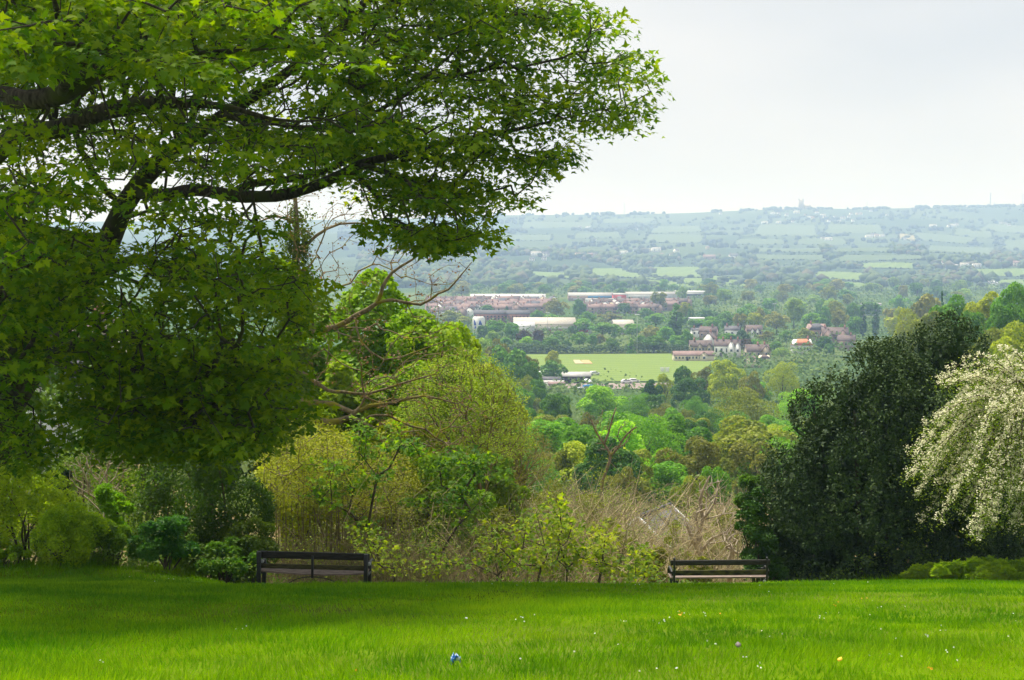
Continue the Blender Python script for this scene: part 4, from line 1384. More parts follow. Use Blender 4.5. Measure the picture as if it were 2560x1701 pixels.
HT = []
lob = []
while len(lob) < 150:
    p = np.array([rl.uniform(5.9, 13.2), rl.uniform(36.4, 41.0), rl.uniform(-8.7, -1.5)])
    uvp = px(p)
    if inside(HPOLY, uvp)[0] and inside(HPOLY, uvp + np.array([[-55, 0]]))[0] and inside(HPOLY, uvp + np.array([[30, -62]]))[0]:
        c = (p - np.array([9.3, 39.4, -5.8])) / np.array([4.0, 3.4, 4.2])
        if .3 < np.sum(c ** 2) < 1.0 and p[1] < 40.2:
            lob.append((*p, rl.uniform(.42, .85)))
lob = np.array(lob)
li = rl.choice(len(lob), 13000, p=lob[:, 3] ** 2 / np.sum(lob[:, 3] ** 2))
dl = unit(rdir(13000, rl) + unit(lob[li, :3] - np.array([9.3, 40.2, -7.0])) * .8 + np.array([0, -.25, .25]))
hp0 = lob[li, :3] + dl * (lob[li, 3] * rl.uniform(.82, 1.06, 13000))[:, None]
dp = np.zeros(13000, bool)
for c in lob:
    dp |= np.sum((hp0 - c[:3]) ** 2, 1) < (.7 * c[3]) ** 2
hp0 = hp0[~dp & inside(HPOLY, px(hp0))]
# upright leading shoots along the top
for k in range(60):
    e = hp0[rl.integers(len(hp0))]
    if not inside(HPOLY, px(e) + np.array([[0, -40]]))[0]:
        hp0 = np.vstack([hp0, e + np.array([0, 0, .16]), e + np.array([.01, 0, .30])])
HT = hp0[rl.permutation(len(hp0))[:5000]]
hol = thing("holly_tree", "large dense dark green holly tree to the right of the farther bench", "tree", hol_o)
n = len(HT) * 14
ti = np.repeat(np.arange(len(HT)), 14)
outd = unit((HT - np.array([9.0, 39.2, -6.5])) / np.array([4.2, 3.8, 4.3]))
sd_ = unit(outd + np.array([0, 0, 0.75]) + 0.3 * rl.normal(size=HT.shape))
tpos = rl.uniform(-0.16, 0.20, n)
side = unit(rl.normal(size=(n, 3)))
hp = HT[ti] + sd_[ti] * tpos[:, None] + side * 0.055
hn = unit(sd_[ti] * 0.5 + side * 0.7 + 0.35 * rl.normal(size=(n, 3)))
ha = unit(side + 0.5 * sd_[ti])
tone = np.clip(0.42 + 0.18 * rl.normal(size=len(HT))[ti] + 0.18 * rl.normal(size=n), 0, 1)
ni = 17000
pin = np.stack([rl.uniform(5.6, 13.4, ni * 6), rl.uniform(36.6, 41.8, ni * 6), rl.uniform(-8.95, -1.6, ni * 6)], 1)
ui = px(pin)
pin = pin[inside(HPOLY, ui) & inside(HPOLY, ui + np.array([-62, 0])) & inside(HPOLY, ui + np.array([0, -70])) & inside(HPOLY, ui + np.array([55, -55])) & inside(HPOLY, ui + np.array([-50, -50])) & (pin[:, 1] > 37.6)][:ni]
part_np("crown", join_np([leaves(hp, hn, 0.086 * rl.uniform(.7, 1.25, n), OVAL, ha, tone, rng=rl), leaves(pin, rdir(len(pin), rl), 0.26, OVAL, rnd=np.full(len(pin), .08), rng=rl)]), "glossy_leaf", hol, (0.050, 0.088, 0.022))
for a0, r0 in ((0.0, 0.13), (1.2, 0.10), (2.9, 0.11), (4.3, 0.09)):
    pth = smooth_path([hol_o + np.array([0.3 * math.cos(a0), 0.3 * math.sin(a0), -0.2]), hol_o + np.array([0.8 * math.cos(a0), 0.8 * math.sin(a0), 2.2]), hol_o + np.array([1.3 * math.cos(a0), 1.1 * math.sin(a0), 4.6])], 0.5)
    part_np("trunk", tube(pth, np.linspace(r0, r0 * .3, len(pth)), 8, .12), "bark", hol, smooth=True)
HB = thing("inner_shade", None, None) if False else None

bush("holly_shoots", "brighter green holly shoots at the left foot of the dark holly", 1888, 1215, 37.6, 110, (0.050, 0.125, 0.012), 0.065, 7000, 18, "glossy_leaf", stems=3)
bush("holly_shoots", "bright green leafy tuft sticking out left of the dark holly", 1870, 1185, 41, 90, (0.075, 0.165, 0.012), 0.07, 3500, 12, "leaf", stems=3, vbase=1300)
bush("holly_shoots", "low green foliage between farther bench and the holly trunk", 1905, 1330, 37.0, 120, (0.04, 0.10, 0.012), 0.06, 5000, 16, "glossy_leaf", stems=2)

rw = np.random.default_rng(72)
wb = np.array((at(2590, 1420, 34.5)[0], 34.5, 0.0))
wb[2] = gz(wb[0], wb[1])
haw = thing("flowering_hawthorn", "hawthorn with arching branches covered in white blossom at the right picture edge", "tree", wb)
WPOLY = np.array([(2560, 845), (2480, 870), (2430, 880), (2380, 885), (2420, 900), (2330, 935), (2300, 985), (2370, 1000), (2290, 1060), (2270, 1120), (2280, 1165), (2255, 1200), (2310, 1210), (2240, 1270), (2290, 1285), (2285, 1320), (2400, 1290), (2420, 1330), (2425, 1375), (2560, 1330), (2760, 1330), (2760, 830)], float)
crown_c = wb + np.array([0, 0, 3.7])
sprays_p, sprays_d = [], []
arcs = []
tries = 0
while len(arcs) < 185 and tries < 6000:
    tries += 1
    a0 = rw.uniform(0, 2 * math.pi)
    reach = rw.uniform(1.0, 4.3)
    rise = rw.uniform(-1.5, 2.3)
    e = crown_c + np.array([math.cos(a0) * reach, math.sin(a0) * reach * 0.8, rise - 0.16 * reach ** 2 - rw.uniform(0, 0.9)])
    uv = px(e)
    if not inside(WPOLY, uv)[0] or e[1] > 36.8:
        continue
    s0 = crown_c + np.array([rw.normal() * 0.25, rw.normal() * 0.25, rw.uniform(-1.4, 0.6)])
    md = s0 * 0.45 + e * 0.55 + np.array([0, 0, 0.32 * reach * rw.uniform(.7, 1.3)])
    arcs.append(smooth_path([s0, md, e], 0.16))
tw = [tube(a, np.linspace(.022, .005, len(a)), 5, .1, False) for a in arcs]
tag(part_np("branches", join_np(tw), "brown_bark", haw, smooth=True), kind="stuff")
st = smooth_path([wb - np.array([0, 0, .2]), wb + np.array([-.1, 0, 1.2]), crown_c + np.array([0, 0, .3])], .3)
part_np("trunk", tube(st, np.linspace(.16, .07, len(st)), 9, .15), "bark", haw, smooth=True)
fp, fd = [], []
for a in arcs:
    k0 = int(len(a) * 0.28)
    for i in range(k0, len(a)):
        fp.append(a[i])
        fd.append(unit(a[i] - a[i - 1]))
fp, fd = np.array(fp), np.array(fd)
vis = inside(WPOLY, px(fp))
fp, fd = fp[vis], fd[vis]
per = 26
ti = np.repeat(np.arange(len(fp)), per)
n = len(ti)
# blossom sits in tight clusters along the upper side of each arch
clu = rw.normal(size=(len(fp), 4, 3)) * np.array([.05, .05, .035]) + np.array([0, 0, .05])
ci = rw.integers(0, 4, n)
bp = fp[ti] + clu[ti, ci] + rw.normal(size=(n, 3)) * 0.028
part_np("blossom", leaves(bp, unit(np.array([0, -.4, 1.0]) + .6 * rw.normal(size=(n, 3))), 0.034 * rw.uniform(.8, 1.4, n), DIAMOND, width=1.4, rng=rw), "petal", haw, (0.74, 0.71, 0.48))
per = 30
ti = np.repeat(np.arange(len(fp)), per)
n = len(ti)
bp = fp[ti] + rw.normal(size=(n, 3)) * np.array([.12, .12, .10]) - np.array([0, 0, .07])
part_np("crown", leaves(bp, unit(np.array([0, -.2, 1.0]) + .6 * rw.normal(size=(n, 3))), 0.045 * rw.uniform(.7, 1.3, n), OVAL, rng=rw), "leaf", haw, (0.19, 0.28, 0.012))

bush("edge_bush", "green bush at the lawn edge behind the flowering hawthorn trunk", 2600, 1180, 39.5, 330, (0.12, 0.21, 0.014), 0.10, 7000, 34)
bush("bramble_patch", "low bright bramble and nettle growth at the foot of the flowering hawthorn", 2480, 1388, 33.6, 330, (0.22, 0.34, 0.012), 0.12, 7000, 60, "leaf", tmpl=OVAL, stems=0, depth=0.35, rlobe=(.18, .42))
bush("bramble_patch", "tangle of low green bramble between the holly and the flowering hawthorn", 2345, 1400, 35.2, 200, (0.20, 0.30, 0.012), 0.10, 3500, 40, "leaf", stems=0, depth=0.4, rlobe=(.18, .42))

# ------------------------------------------------------------------ dry brush and undergrowth beyond the crest
rd = np.random.default_rng(81)


def brush(name, label, n, region, color, h0, h1, mat="dry_stem", r=0.008, seed=0):
    rng = np.random.default_rng(seed)
    u = rng.uniform(region[0], region[1], n)
    Y = region[2] + (region[3] - region[2]) * rng.random(n) ** 0.8
    x = (u - 1280) / FPX * Y
    z = ground_z(x, Y)
    clump = vnoise(x, Y, 2.2, 41) * np.where((u > 1585) & (u < 1730) & (Y > 44), .22, 1)
    keep = rng.random(n) < 0.2 + 1.1 * clump
    x, Y, z, clump = x[keep], Y[keep], z[keep], clump[keep]
    n = len(x)
    b = np.stack([x, Y, z - 0.05], 1)
    H = rng.uniform(h0, h1, n) * (0.55 + 0.7 * clump)
    d = rng.normal(size=(n, 2)) * 0.6
    up = np.concatenate([d, np.ones((n, 1))], 1)
    p1 = b + up * H[:, None] * 0.5
    bend = np.concatenate([rng.normal(size=(n, 2)) * 0.5, rng.uniform(-0.3, 0.5, (n, 1))], 1)
    p2 = p1 + (up * 0.5 + bend * 0.6) * H[:, None] * 0.42
    p3 = p2 + (up * 0.2 + bend + rng.normal(size=(n, 3)) * 0.3) * H[:, None] * 0.3
    tone = rng.random(n)
    rr = r * rng.uniform(.6, 1.5, n) * (Y / 45)
    parts = [sticks(b, p1, rr * 1.2, rr, 3, tone), sticks(p1, p2, rr, rr * .8, 3, tone), sticks(p2, p3, rr * .8, rr * .4, 3, tone)]
    # side twigs
    for _ in range(2):
        t = rng.random(n)[:, None]
        s0 = p1 + (p2 - p1) * t
        parts.append(sticks(s0, s0 + (rng.normal(size=(n, 3)) * 0.5 + np.array([0, 0, .3])) * H[:, None] * 0.28, rr * .6, rr * .3, 3, tone))
    tag(link(name, mesh_np(name, *join_np(parts), True), mat, None, color), label, "brush", None, "stuff")
    return p2, p3


a1 = brush("dry_brush", "tangle of straw coloured dead brush on the slope behind the farther bench", 5600, (1180, 1930, 38.6, 105), (0.42, 0.34, 0.19), 1.0, 3.8, seed=82)
a2 = brush("brown_brush", "brown leafless brush on the slope between the young maples and the dead brush", 4600, (840, 1560, 39.0, 100), (0.23, 0.19, 0.085), 1.1, 4.2, r=.007, seed=83)
a3 = brush("stem_brush", "thin upright stems of dead weeds behind the nearer bench", 2200, (640, 1100, 38.6, 46), (0.21, 0.165, 0.08), 0.7, 2.0, r=.007, seed=84)
# fresh leaf tufts through the brush
gp = np.concatenate([a1[1][::4], a2[1][::2], a3[1][::2], a2[0][::3]])
gp = gp[vnoise(gp[:, 0], gp[:, 1], 2.6, 45) > .36]
per = 13
ti = np.repeat(np.arange(len(gp)), per)
n = len(ti)
pp = gp[ti] + rd.normal(size=(n, 3)) * .14
tag(link("sprouting_leaves", mesh_np("sprouting_leaves", *leaves(pp, unit(np.array([0, -.2, 1]) + .6 * rd.normal(size=(n, 3))), .058 * rd.uniform(.6, 1.4, n) * (pp[:, 1] / 45), OVAL)), "leaf", None, (0.22, 0.29, 0.02)), "fresh yellow green leaves sprouting through the dead brush", "leaves", None, "stuff")


def ground_cover(name, label, n, region, color, leaf, hmax, seed, tmpl=OVAL, bump=1.6):
    """Low leafy growth that hides the soil, in hummocks."""
    rng = np.random.default_rng(seed)
    u = rng.uniform(region[0], region[1], n)
    Y = region[2] * (region[3] / region[2]) ** rng.random(n)
    x = (u - 1280) / FPX * Y
    hum = vnoise(x, Y, bump, 51) * vnoise(x, Y, bump * 3.1, 52) * 2
    z = ground_z(x, Y) + hum * hmax * rng.random(n) ** 0.4
    s = leaf * rng.uniform(.6, 1.4, n) * np.maximum(1, Y / region[2]) ** 0.7
    tone = np.clip(.5 * vnoise(x, Y, bump * .8, 53) + .5 * rng.random(n), 0, 1)
    a = leaves(np.stack([x, Y, z], 1), unit(np.array([0, -.3, 1.0]) + .6 * rng.normal(size=(n, 3))), s, tmpl, rnd=tone)
    tag(link(name, mesh_np(name, *a), "leaf", None, color), label, "undergrowth", None, "stuff")


ground_cover("edge_undergrowth", "low weeds and leaves along the far edge of the lawn", 24000, (-160, 2960, 36.4, 42), (0.14, 0.23, 0.015), .075, .75, 91, bump=.9)
ground_cover("slope_undergrowth", "mixed green undergrowth covering the slope below the park", 38000, (-200, 3000, 44, 130), (0.12, 0.18, 0.02), .10, 2.0, 92, bump=2.5)
ground_cover("wood_undergrowth", "dense green undergrowth between the trees of the wooded slope", 26000, (900, 2900, 120, 560), (0.10, 0.17, 0.025), .30, 5.0, 93, CLUMP, bump=9)

# ------------------------------------------------------------------ benches
def bench_nearer():
    q = at(777, 1455, 32.0)
    z = gz(q[0], 32.3) - 0.02
    o = thing("park_bench", "weathered three post wooden bench with a drooping seat, left of the young maples", "bench", (q[0], 32.3, z), math.radians(-3))
    o.rotation_euler = (0, math.radians(0.9), math.radians(-3))
    Lh = 1.16
    MB().box(-Lh - .03, Lh + .03, -.035, .035, .62, .765).build("back_rail", "dark_wood", o, .008)
    MB().box(-Lh + .04, Lh - .04, .0, .045, .40, .495).build("back_rail", "mossy_rail_wood", o, .006)
    for k in range(4):                                   # seat planks, drooping to the middle
        y0 = .07 + k * .108
        V, F = [], []
        xs = np.linspace(-Lh + .03, Lh - .03, 17)
        for x in xs:
            s = -.055 * (1 - (x / Lh) ** 2)
            for dy, dz in ((0, 0), (.092, 0), (.092, .035), (0, .035)):
                V.append((x, y0 + dy, .315 + s + dz + .004 * k))
        for i in range(16):
            b0 = i * 4
            for j in range(4):
                j2 = (j + 1) % 4
                F.append((b0 + j, b0 + j2, b0 + 4 + j2, b0 + 4 + j))
        F += [(3, 2, 1, 0), (64, 65, 66, 67)]
        MB().raw(V, F).build("seat_slat", "slat_wood", o, .004)
    for sx in (-1, 1):
        x = sx * (Lh - .035)
        MB().prism([(-.05, -.12), (.05, -.12), (.04, .35), (.045, .76), (-.045, .76), (-.04, .35)], "y", -.11, -.036).build("leg", "black_iron", o, .008).location = (x, 0, 0)
        MB().box(-.04, .04, .42, .50, -.12, .52).build("leg", "black_iron", o, .008).location = (x, 0, 0)
        MB().box(-.04, .04, -.034, .40, .275, .314).build("seat_bearer", "black_iron", o).location = (x, 0, 0)
        arm = MB()
        arm.tube(smooth_path([(0, .0, .53), (0, .2, .56), (0, .42, .555), (0, .50, .53)], .05), .026, 8)
        a_ = arm.build("armrest", "black_iron", o, smooth=True)
        a_.location = (x + .06, 0, 0)
        cap = MB().tube([(0, -.045, .555), (0, -.03, .555), (0, .012, .55)], [.028, .042, .03], 10).build("arm_cap", "grey_iron", a_, smooth=True)
    MB().box(-.026, .026, -.075, -.036, .23, .70).build("centre_post", "black_iron", o, .006)
    for sx in (-1, 1):
        MB().tube(smooth_path([(0, -.05, .26), (sx * .35, .1, .17), (sx * .72, .2, -.06)], .1), .011, 6).build("brace", "black_iron", o, smooth=True)
    return o


def bench_farther():
    q = at(1802, 1450, 35.4)
    o = thing("park_bench", "low wooden bench with mossy back rail, half hidden in grass left of the holly", "bench", (q[0], 35.5, gz(q[0], 35.5) + .05), math.radians(2))
    Lh = 1.12
    MB().prism([(-.03, .665), (.03, .665), (.036, .70), (.034, .755), (.018, .785), (-.018, .785), (-.034, .755), (-.036, .70)], "x", -Lh - .03, Lh + .03).build("back_rail", "dark_wood", o, .006, )
    MB().box(-Lh - .0, Lh + .0, -.01, .035, .425, .545).build("back_rail", "mossy_wood", o, .008)
    for k in range(4):
        y0 = .08 + k * .11
        MB().box(-Lh - .02, Lh + .02, y0, y0 + .094, .335 + .003 * k, .37 + .003 * k).build("seat_slat", "slat_wood", o, .004)
    for sx in (-1, 1):
        x = sx * (Lh - .05)
        MB().tube([(x, -.06, -.2), (x, -.06, .76), (x, -.06, .80)], [.026, .024, .020], 8).build("leg", "black_iron", o, smooth=True)
        MB().tube([(x, -.06, .79), (x, -.06, .81), (x, -.06, .835), (x, -.06, .86)], [.012, .03, .03, .008], 10).build("finial", "black_iron", o, smooth=True)
        MB().box(x - .03, x + .03, .46, .52, -.2, .50).build("leg", "black_iron", o, .006)
        arm = MB().tube(smooth_path([(x + sx * .04, -.04, .50), (x + sx * .05, .2, .545), (x + sx * .05, .46, .53), (x + sx * .05, .56, .45), (x + sx * .05, .53, .38)], .06), .028, 8).build("armrest", "black_iron", o, smooth=True)
        MB().tube([(x - sx * .06, -.10, .30), (x - sx * .06, -.085, .30), (x - sx * .06, -.05, .30)], [.02, .036, .03], 10).build("arm_cap", "grey_iron" if sx > 0 else "dark_wood", arm, smooth=True)
        MB().box(x - .025, x + .025, -.035, .46, .29, .333).build("seat_bearer", "black_iron", o)
    return o


bench_nearer()
bench_farther()
e0 = np.array((-4.0, 32.25))
th = np.linspace(0, 2 * math.pi, 33)[:-1]
V = [(e0[0], e0[1], gz(*e0) + .02)]
for rr_ in (.45, .8, 1.0):
    for t in th:
        x, y = e0[0] + math.cos(t) * 1.15 * rr_ * (1 + .12 * math.sin(5 * t)), e0[1] + math.sin(t) * .62 * rr_
        V.append((x, y, gz(x, y) + .018))
F = [(0, 1 + i, 1 + (i + 1) % 32) for i in range(32)]
for r_ in range(2):
    F += [(1 + r_ * 32 + i, 1 + r_ * 32 + 32 + i, 1 + r_ * 32 + 32 + (i + 1) % 32, 1 + r_ * 32 + (i + 1) % 32) for i in range(32)]
tag(MB().raw(V, F).build("worn_ground", "bare_earth"), None, None, None, "structure")

# ------------------------------------------------------------------ small things on the grass
solid_mat("litter_foil", (0.02, 0.17, 0.50), (0.70, 0.78, 0.82), 16, 0.35, 0.5, 0.0, (1, 1, 1), 2, .46, .56)
q = hit(1138, 1664, 8, 60)
rr = np.random.default_rng(5)
gn = 8
a, b = np.meshgrid(np.linspace(-1, 1, gn), np.linspace(-1, 1, gn))
zz = .045 * (1 - a * a * .5) + .035 * rr.normal(size=a.shape)
V = np.stack([a * .055 + .012 * rr.normal(size=a.shape), b * .030 + .010 * rr.normal(size=a.shape) + .05 * a * .3, zz + .06 * (a + 1) * .5], -1).reshape(-1, 3)
i = np.arange(gn * gn).reshape(gn, gn)
F = np.stack([i[:-1, :-1], i[:-1, 1:], i[1:, 1:], i[1:, :-1]], -1).reshape(-1, 4)
lit = MB().raw(V, [tuple(f) for f in F]).build("litter_wrapper", "litter_foil")
lit.location = q + np.array([0, 0, .01])
lit.scale = (.75, .75, .75)
so = lit.modifiers.new("thick", "SOLIDIFY")
so.thickness = .003
tag(lit, "crumpled blue and white wrapper lying on the grass in the foreground", "litter")


def fallen_leaf(label, u, v, color, size, seed):
    q = hit(u, v, 8, 60)
    rg = np.random.default_rng(seed)
    V = np.array([(0, 0, .0), (.30, .25, .12), (.34, .6, .18), (0, 1, .1), (-.3, .6, .05), (-.32, .25, .1)]) * size
    V = V @ np.array(mathutils.Euler((.5, .2, rg.uniform(-1.2, 1.2))).to_matrix()).T
    name = "fallen_leaf"
    o = MB().raw(V, [(0, 1, 2, 3), (0, 3, 4, 5)]).build(name, color)
    o.location = q + np.array([0, 0, .06])
    s_ = o.modifiers.new("thick", "SOLIDIFY")
    s_.thickness = .002
    tag(o, label, "leaf")


solid_mat("dead_leaf", (0.11, 0.095, 0.08), (0.19, 0.165, 0.145), 30, .8)
solid_mat("yellow_leaf", (0.70, 0.38, 0.015), (0.80, 0.50, 0.03), 30, .6)
fallen_leaf("dry greyish brown leaf on the grass right of the wrapper", 1845, 1636, "dead_leaf", .08, 1)
fallen_leaf("single yellow leaf on the grass at the bottom right", 2096, 1672, "yellow_leaf", .06, 2)

# ------------------------------------------------------------------ trees of the valley: prototypes
def proto(kind, seed, fine):
    rng = np.random.default_rng(seed)
    W, H = 10.0, 12.0
    kw = dict(lobes=46, nleaf=9000 if fine else 1900, leaf=.34 if fine else .72, low=.0, rlobe=(.20, .36))
    if kind == "fuzzy":
        kw.update(lobes=40, leaf=.22 if fine else .55, nleaf=9500 if fine else 2600, nj=1.3, rlobe=(.30, .46), inner=.5)
    if kind == "loose":
        kw.update(lobes=30, nleaf=6500 if fine else 1500, leaf=.30 if fine else .66, rlobe=(.15, .32), nj=1.0, inner=.6)
    if kind == "column":
        W, H = 5.0, 18.0
        kw.update(shape="column", lobes=34, low=.02)
    if kind == "cone":
        W, H = 6.0, 12.0
        kw.update(shape="cone", lobes=34, low=.02)
    (v, l_, s_, r_), C, R = crown_tree_arrays(rng, W, H, **kw)
    k = np.array([W / (v[:, 0].max() - v[:, 0].min()), W / (v[:, 1].max() - v[:, 1].min()), H / v[:, 2].max()])
    v = v * k
    root = thing("valley_tree", None, None)
    link("crown", mesh_np("crown", v, l_, s_, r_), "far_leaf" if not fine else "leaf", root, (.08, .15, .03))
    tr = [tube(smooth_path([(0, 0, -1.5), (rng.normal() * .1, rng.normal() * .1, H * .25), (rng.normal() * .3, rng.normal() * .3, H * .7)], 2.0), .28, 7, .1)]
    tr = []
    sp = smooth_path([(0, 0, -2.0), (rng.normal() * .1, rng.normal() * .1, H * .25), (rng.normal() * .3, rng.normal() * .3, H * .7)], 2.0)
    tr.append(tube(sp, np.linspace(.32, .10, len(sp)), 7, .1))
    for c in C[:6]:
        s0 = np.array([0, 0, H * .25])
        sp = smooth_path([s0, (s0 + c) / 2 + np.array([0, 0, .4]), c * .95], 1.5)
        tr.append(tube(sp, np.linspace(.14, .04, len(sp)), 5, .1, False))
    link("trunk", mesh_np("trunk", *join_np(tr)[:3], None, True), "brown_bark", root)
    root["WH"] = (W, H)
    return root


PROTO = {}
for kind in ("round", "fuzzy", "loose", "column", "cone"):
    for fine in (True, False):
        PROTO[kind, fine] = [proto(kind, 100 + i * 7 + (0 if fine else 50) + len(kind), fine) for i in range(3 if kind in ("round", "fuzzy", "loose") else 1)]
used = set()
TC = dict(lime=(.145, .265, .018), mid=(.060, .135, .022), green=(.080, .175, .020), dark=(.026, .072, .022), blue=(.045, .105, .036), yellow=(.19, .22, .022), olive=(.125, .145, .030), tan=(.150, .150, .050), purple=(.050, .038, .036), gold=(.168, .185, .026), pale=(.13, .20, .05), brown=(.112, .115, .040))
tree_rng = np.random.default_rng(2024)


def vtree(label, kind, u, vtop, Y, wpx, col, group=None, name="valley_tree", hmin=3.0, cat="tree"):
    fine = Y < 460
    top = at(u, vtop, Y)
    g = gz(top[0], Y)
    lst = PROTO[kind, fine]
    k = int(tree_rng.integers(len(lst)))
    src = lst[k]
    W0, H0 = src["WH"]
    W, H = wpx * Y / FPX, max(hmin, top[2] - g)
    if kind not in ("column", "cone"):
        W = max(W, H * .62)
    rz = tree_rng.uniform(0, 6.28)
    c = np.array(TC[col]) * np.array([1.85, 1.9, 1.0]) * tree_rng.uniform(.86, 1.14)
    loc, sc_ = (top[0], Y, top[2] - H), (W / W0, W / W0, H / H0)
    if (kind, fine, k) not in used:
        used.add((kind, fine, k))
        o = src
        o.location, o.rotation_euler, o.scale = loc, (0, 0, rz), sc_
        tag(o, label, cat, group)
        for ch in o.children:
            if "crown" in ch.name:
                ch.color = (*c, 1)
    else:
        o = copy_tree(src, loc, rz, sc_, label, cat, group, c)
        for key in ("group",):
            if group is None and key in o:
                del o[key]
    o.name = name
    return o


SLOPE = [
    ("bright lime green tree standing out in the middle of the wooded slope", "round", 1506, 962, 330, 138, "lime"),
    ("small dark tree right of the bright lime tree", "round", 1627, 948, 420, 52, "dark"),
    ("yellowish tree between the small dark tree and the big dark tree", "loose", 1663, 933, 430, 56, "yellow"),
    ("big dark bluish green tree below the red roofed pavilion", "round", 1728, 942, 400, 102, "blue"),
    ("green tree in front of the cricket field's right end", "round", 1711, 912, 470, 54, "mid"),
    ("brownish olive tree directly below the red roofed pavilion", "loose", 1762, 915, 455, 66, "brown"),
    ("tall yellow green tree below the white chimneyed house", "round", 1815, 898, 430, 100, "yellow"),
    ("tan half leafed tree right of the tall yellow green tree", "loose", 1880, 926, 400, 62, "tan"),
    ("broad pale green willow beside the upper left edge of the holly", "fuzzy", 1958, 902, 410, 96, "yellow"),
    ("very large fuzzy olive willow left of the holly", "fuzzy", 1850, 968, 270, 190, "olive"),
    ("brown domed willow in the centre of the wooded slope", "fuzzy", 1662, 1007, 300, 86, "brown"),
    ("olive twiggy tree right of the brown domed willow", "loose", 1720, 1022, 290, 62, "olive"),
    ("small dark bush like tree at the foot of the fuzzy olive willow", "round", 1760, 1028, 300, 36, "dark"),
    ("broad mid green domed tree below the bright lime tree", "round", 1571, 1027, 240, 136, "mid"),
    ("leafy green tree right of the broad domed tree", "round", 1655, 1050, 205, 110, "green"),
    ("rounded green tree in front of the brown domed willow's right side", "fuzzy", 1717, 1075, 190, 104, "mid"),
    ("rounded green tree left of the holly on the wooded slope", "round", 1775, 1093, 170, 108, "green"),
    ("small lime green tree above the straw coloured brush", "round", 1646, 1118, 130, 100, "lime"),
    ("dark green tree left of the tall dead tree", "round", 1440, 1066, 200, 96, "dark"),
    ("mid green tree left of and above the dark green tree", "round", 1392, 982, 300, 100, "mid"),
    ("yellow green tree against the left flank of the holly", "loose", 1905, 1065, 180, 130, "yellow"),
    ("bluish green tree at the left foot of the holly", "fuzzy", 1826, 1098, 150, 72, "mid"),
    ("low olive bushes of a tree above the small lime tree's left", "loose", 1592, 1122, 150, 66, "olive"),
    ("green tree behind the budding tree on the left slope", "round", 1296, 1000, 250, 96, "mid"),
    ("yellowish tree at the far right of the budding tree", "loose", 1348, 1022, 260, 70, "olive"),
    ("brown tree between the lime tree and the dark green tree", "loose", 1470, 1030, 250, 70, "brown"),
    ("dim green tree under the bright lime tree", "round", 1500, 1075, 190, 90, "mid"),
    ("green tree behind the small lime tree's right", "round", 1700, 1140, 140, 80, "mid"),
    ("green tree low on the slope left of the holly shoots", "round", 1790, 1165, 110, 76, "green"),
    ("olive tree low on the slope beside the pale dead tree", "loose", 1730, 1185, 100, 76, "olive"),
    ("dull green tree low on the slope left of the grey roof", "loose", 1560, 1165, 110, 80, "brown"),
    ("green tree low on the slope above the brown brush", "round", 1400, 1120, 130, 90, "olive"),
    ("green tree just right of the budding tree's top", "round", 1340, 1075, 170, 84, "mid"),
]
for s in SLOPE:
    vtree(*s)
wf = np.random.default_rng(777)
nfill = 0
while nfill < 85:
    u, Y = wf.uniform(1170, 2080), 115 * (540 / 115) ** wf.random()
    x_ = (u - 1280) / FPX * Y
    hgt = wf.uniform(4.5, 8.5)
    vt = px(np.array([[x_, Y, gz(x_, Y) + hgt]]))[0, 1]
    if vt < np.interp(u, [1170, 1330, 1350, 1560, 1700, 2080], [905, 930, 985, 975, 960, 935]):
        continue
    nfill += 1
    cc = wf.choice(["mid", "green", "lime", "olive", "brown", "yellow", "blue"], p=[.25, .25, .1, .15, .1, .1, .05])
    vtree({"lime": "bright lime tree low among the trees of the wooded slope", "olive": "olive tree among the trees of the wooded slope", "brown": "brownish tree among the trees of the wooded slope", "yellow": "yellowish tree among the trees of the wooded slope"}.get(cc, "green tree among the trees of the wooded slope"),
          wf.choice(["round", "round", "loose", "fuzzy"]), u, vt, Y, hgt * wf.uniform(.8, 1.15) / Y * FPX, cc, "trees of the wooded slope")
LEFTF = "trees beside the left end of the cricket field"
for s in [("brownish tree in the group at the field's left end", "loose", 1250, 845, 520, 64, "brown"), ("yellowish tree at the top of the group at the field's left end", "round", 1208, 842, 560, 62, "pale"),
          ("domed green tree in front of the brownish tree at the field's left end", "round", 1256, 862, 480, 66, "mid"), ("green tree touching the field's left corner", "round", 1293, 868, 465, 62, "mid"),
          ("tan tree touching the field's left corner", "loose", 1316, 886, 470, 46, "brown"), ("bluish tree below the field's left corner", "round", 1280, 908, 405, 66, "blue"),
          ("narrow green tree left of the grey roofed barn", "round", 1326, 902, 430, 48, "mid"), ("grey green dome left of the sheds", "fuzzy", 1316, 936, 400, 42, "olive"), ("round green tree just left of the sheds", "round", 1342, 947, 392, 46, "mid"),
          ("green tree below the round tree left of the sheds", "round", 1303, 966, 340, 66, "green"), ("green tree left of the budding tree's tip and above it", "round", 1240, 935, 380, 62, "mid"), ("green tree at the left of the group beside the budding tree", "round", 1195, 880, 440, 70, "green"),
          ("golden domed tree on the edge of the cricket field", "round", 1382, 874, 600, 46, "gold"), ("broad green bush tree in front of the golden domed tree", "round", 1384, 900, 572, 72, "mid"), ("green tree above the maple tops at the far left of the valley", "round", 1150, 850, 520, 66, "green")]:
    vtree(*s, LEFTF)
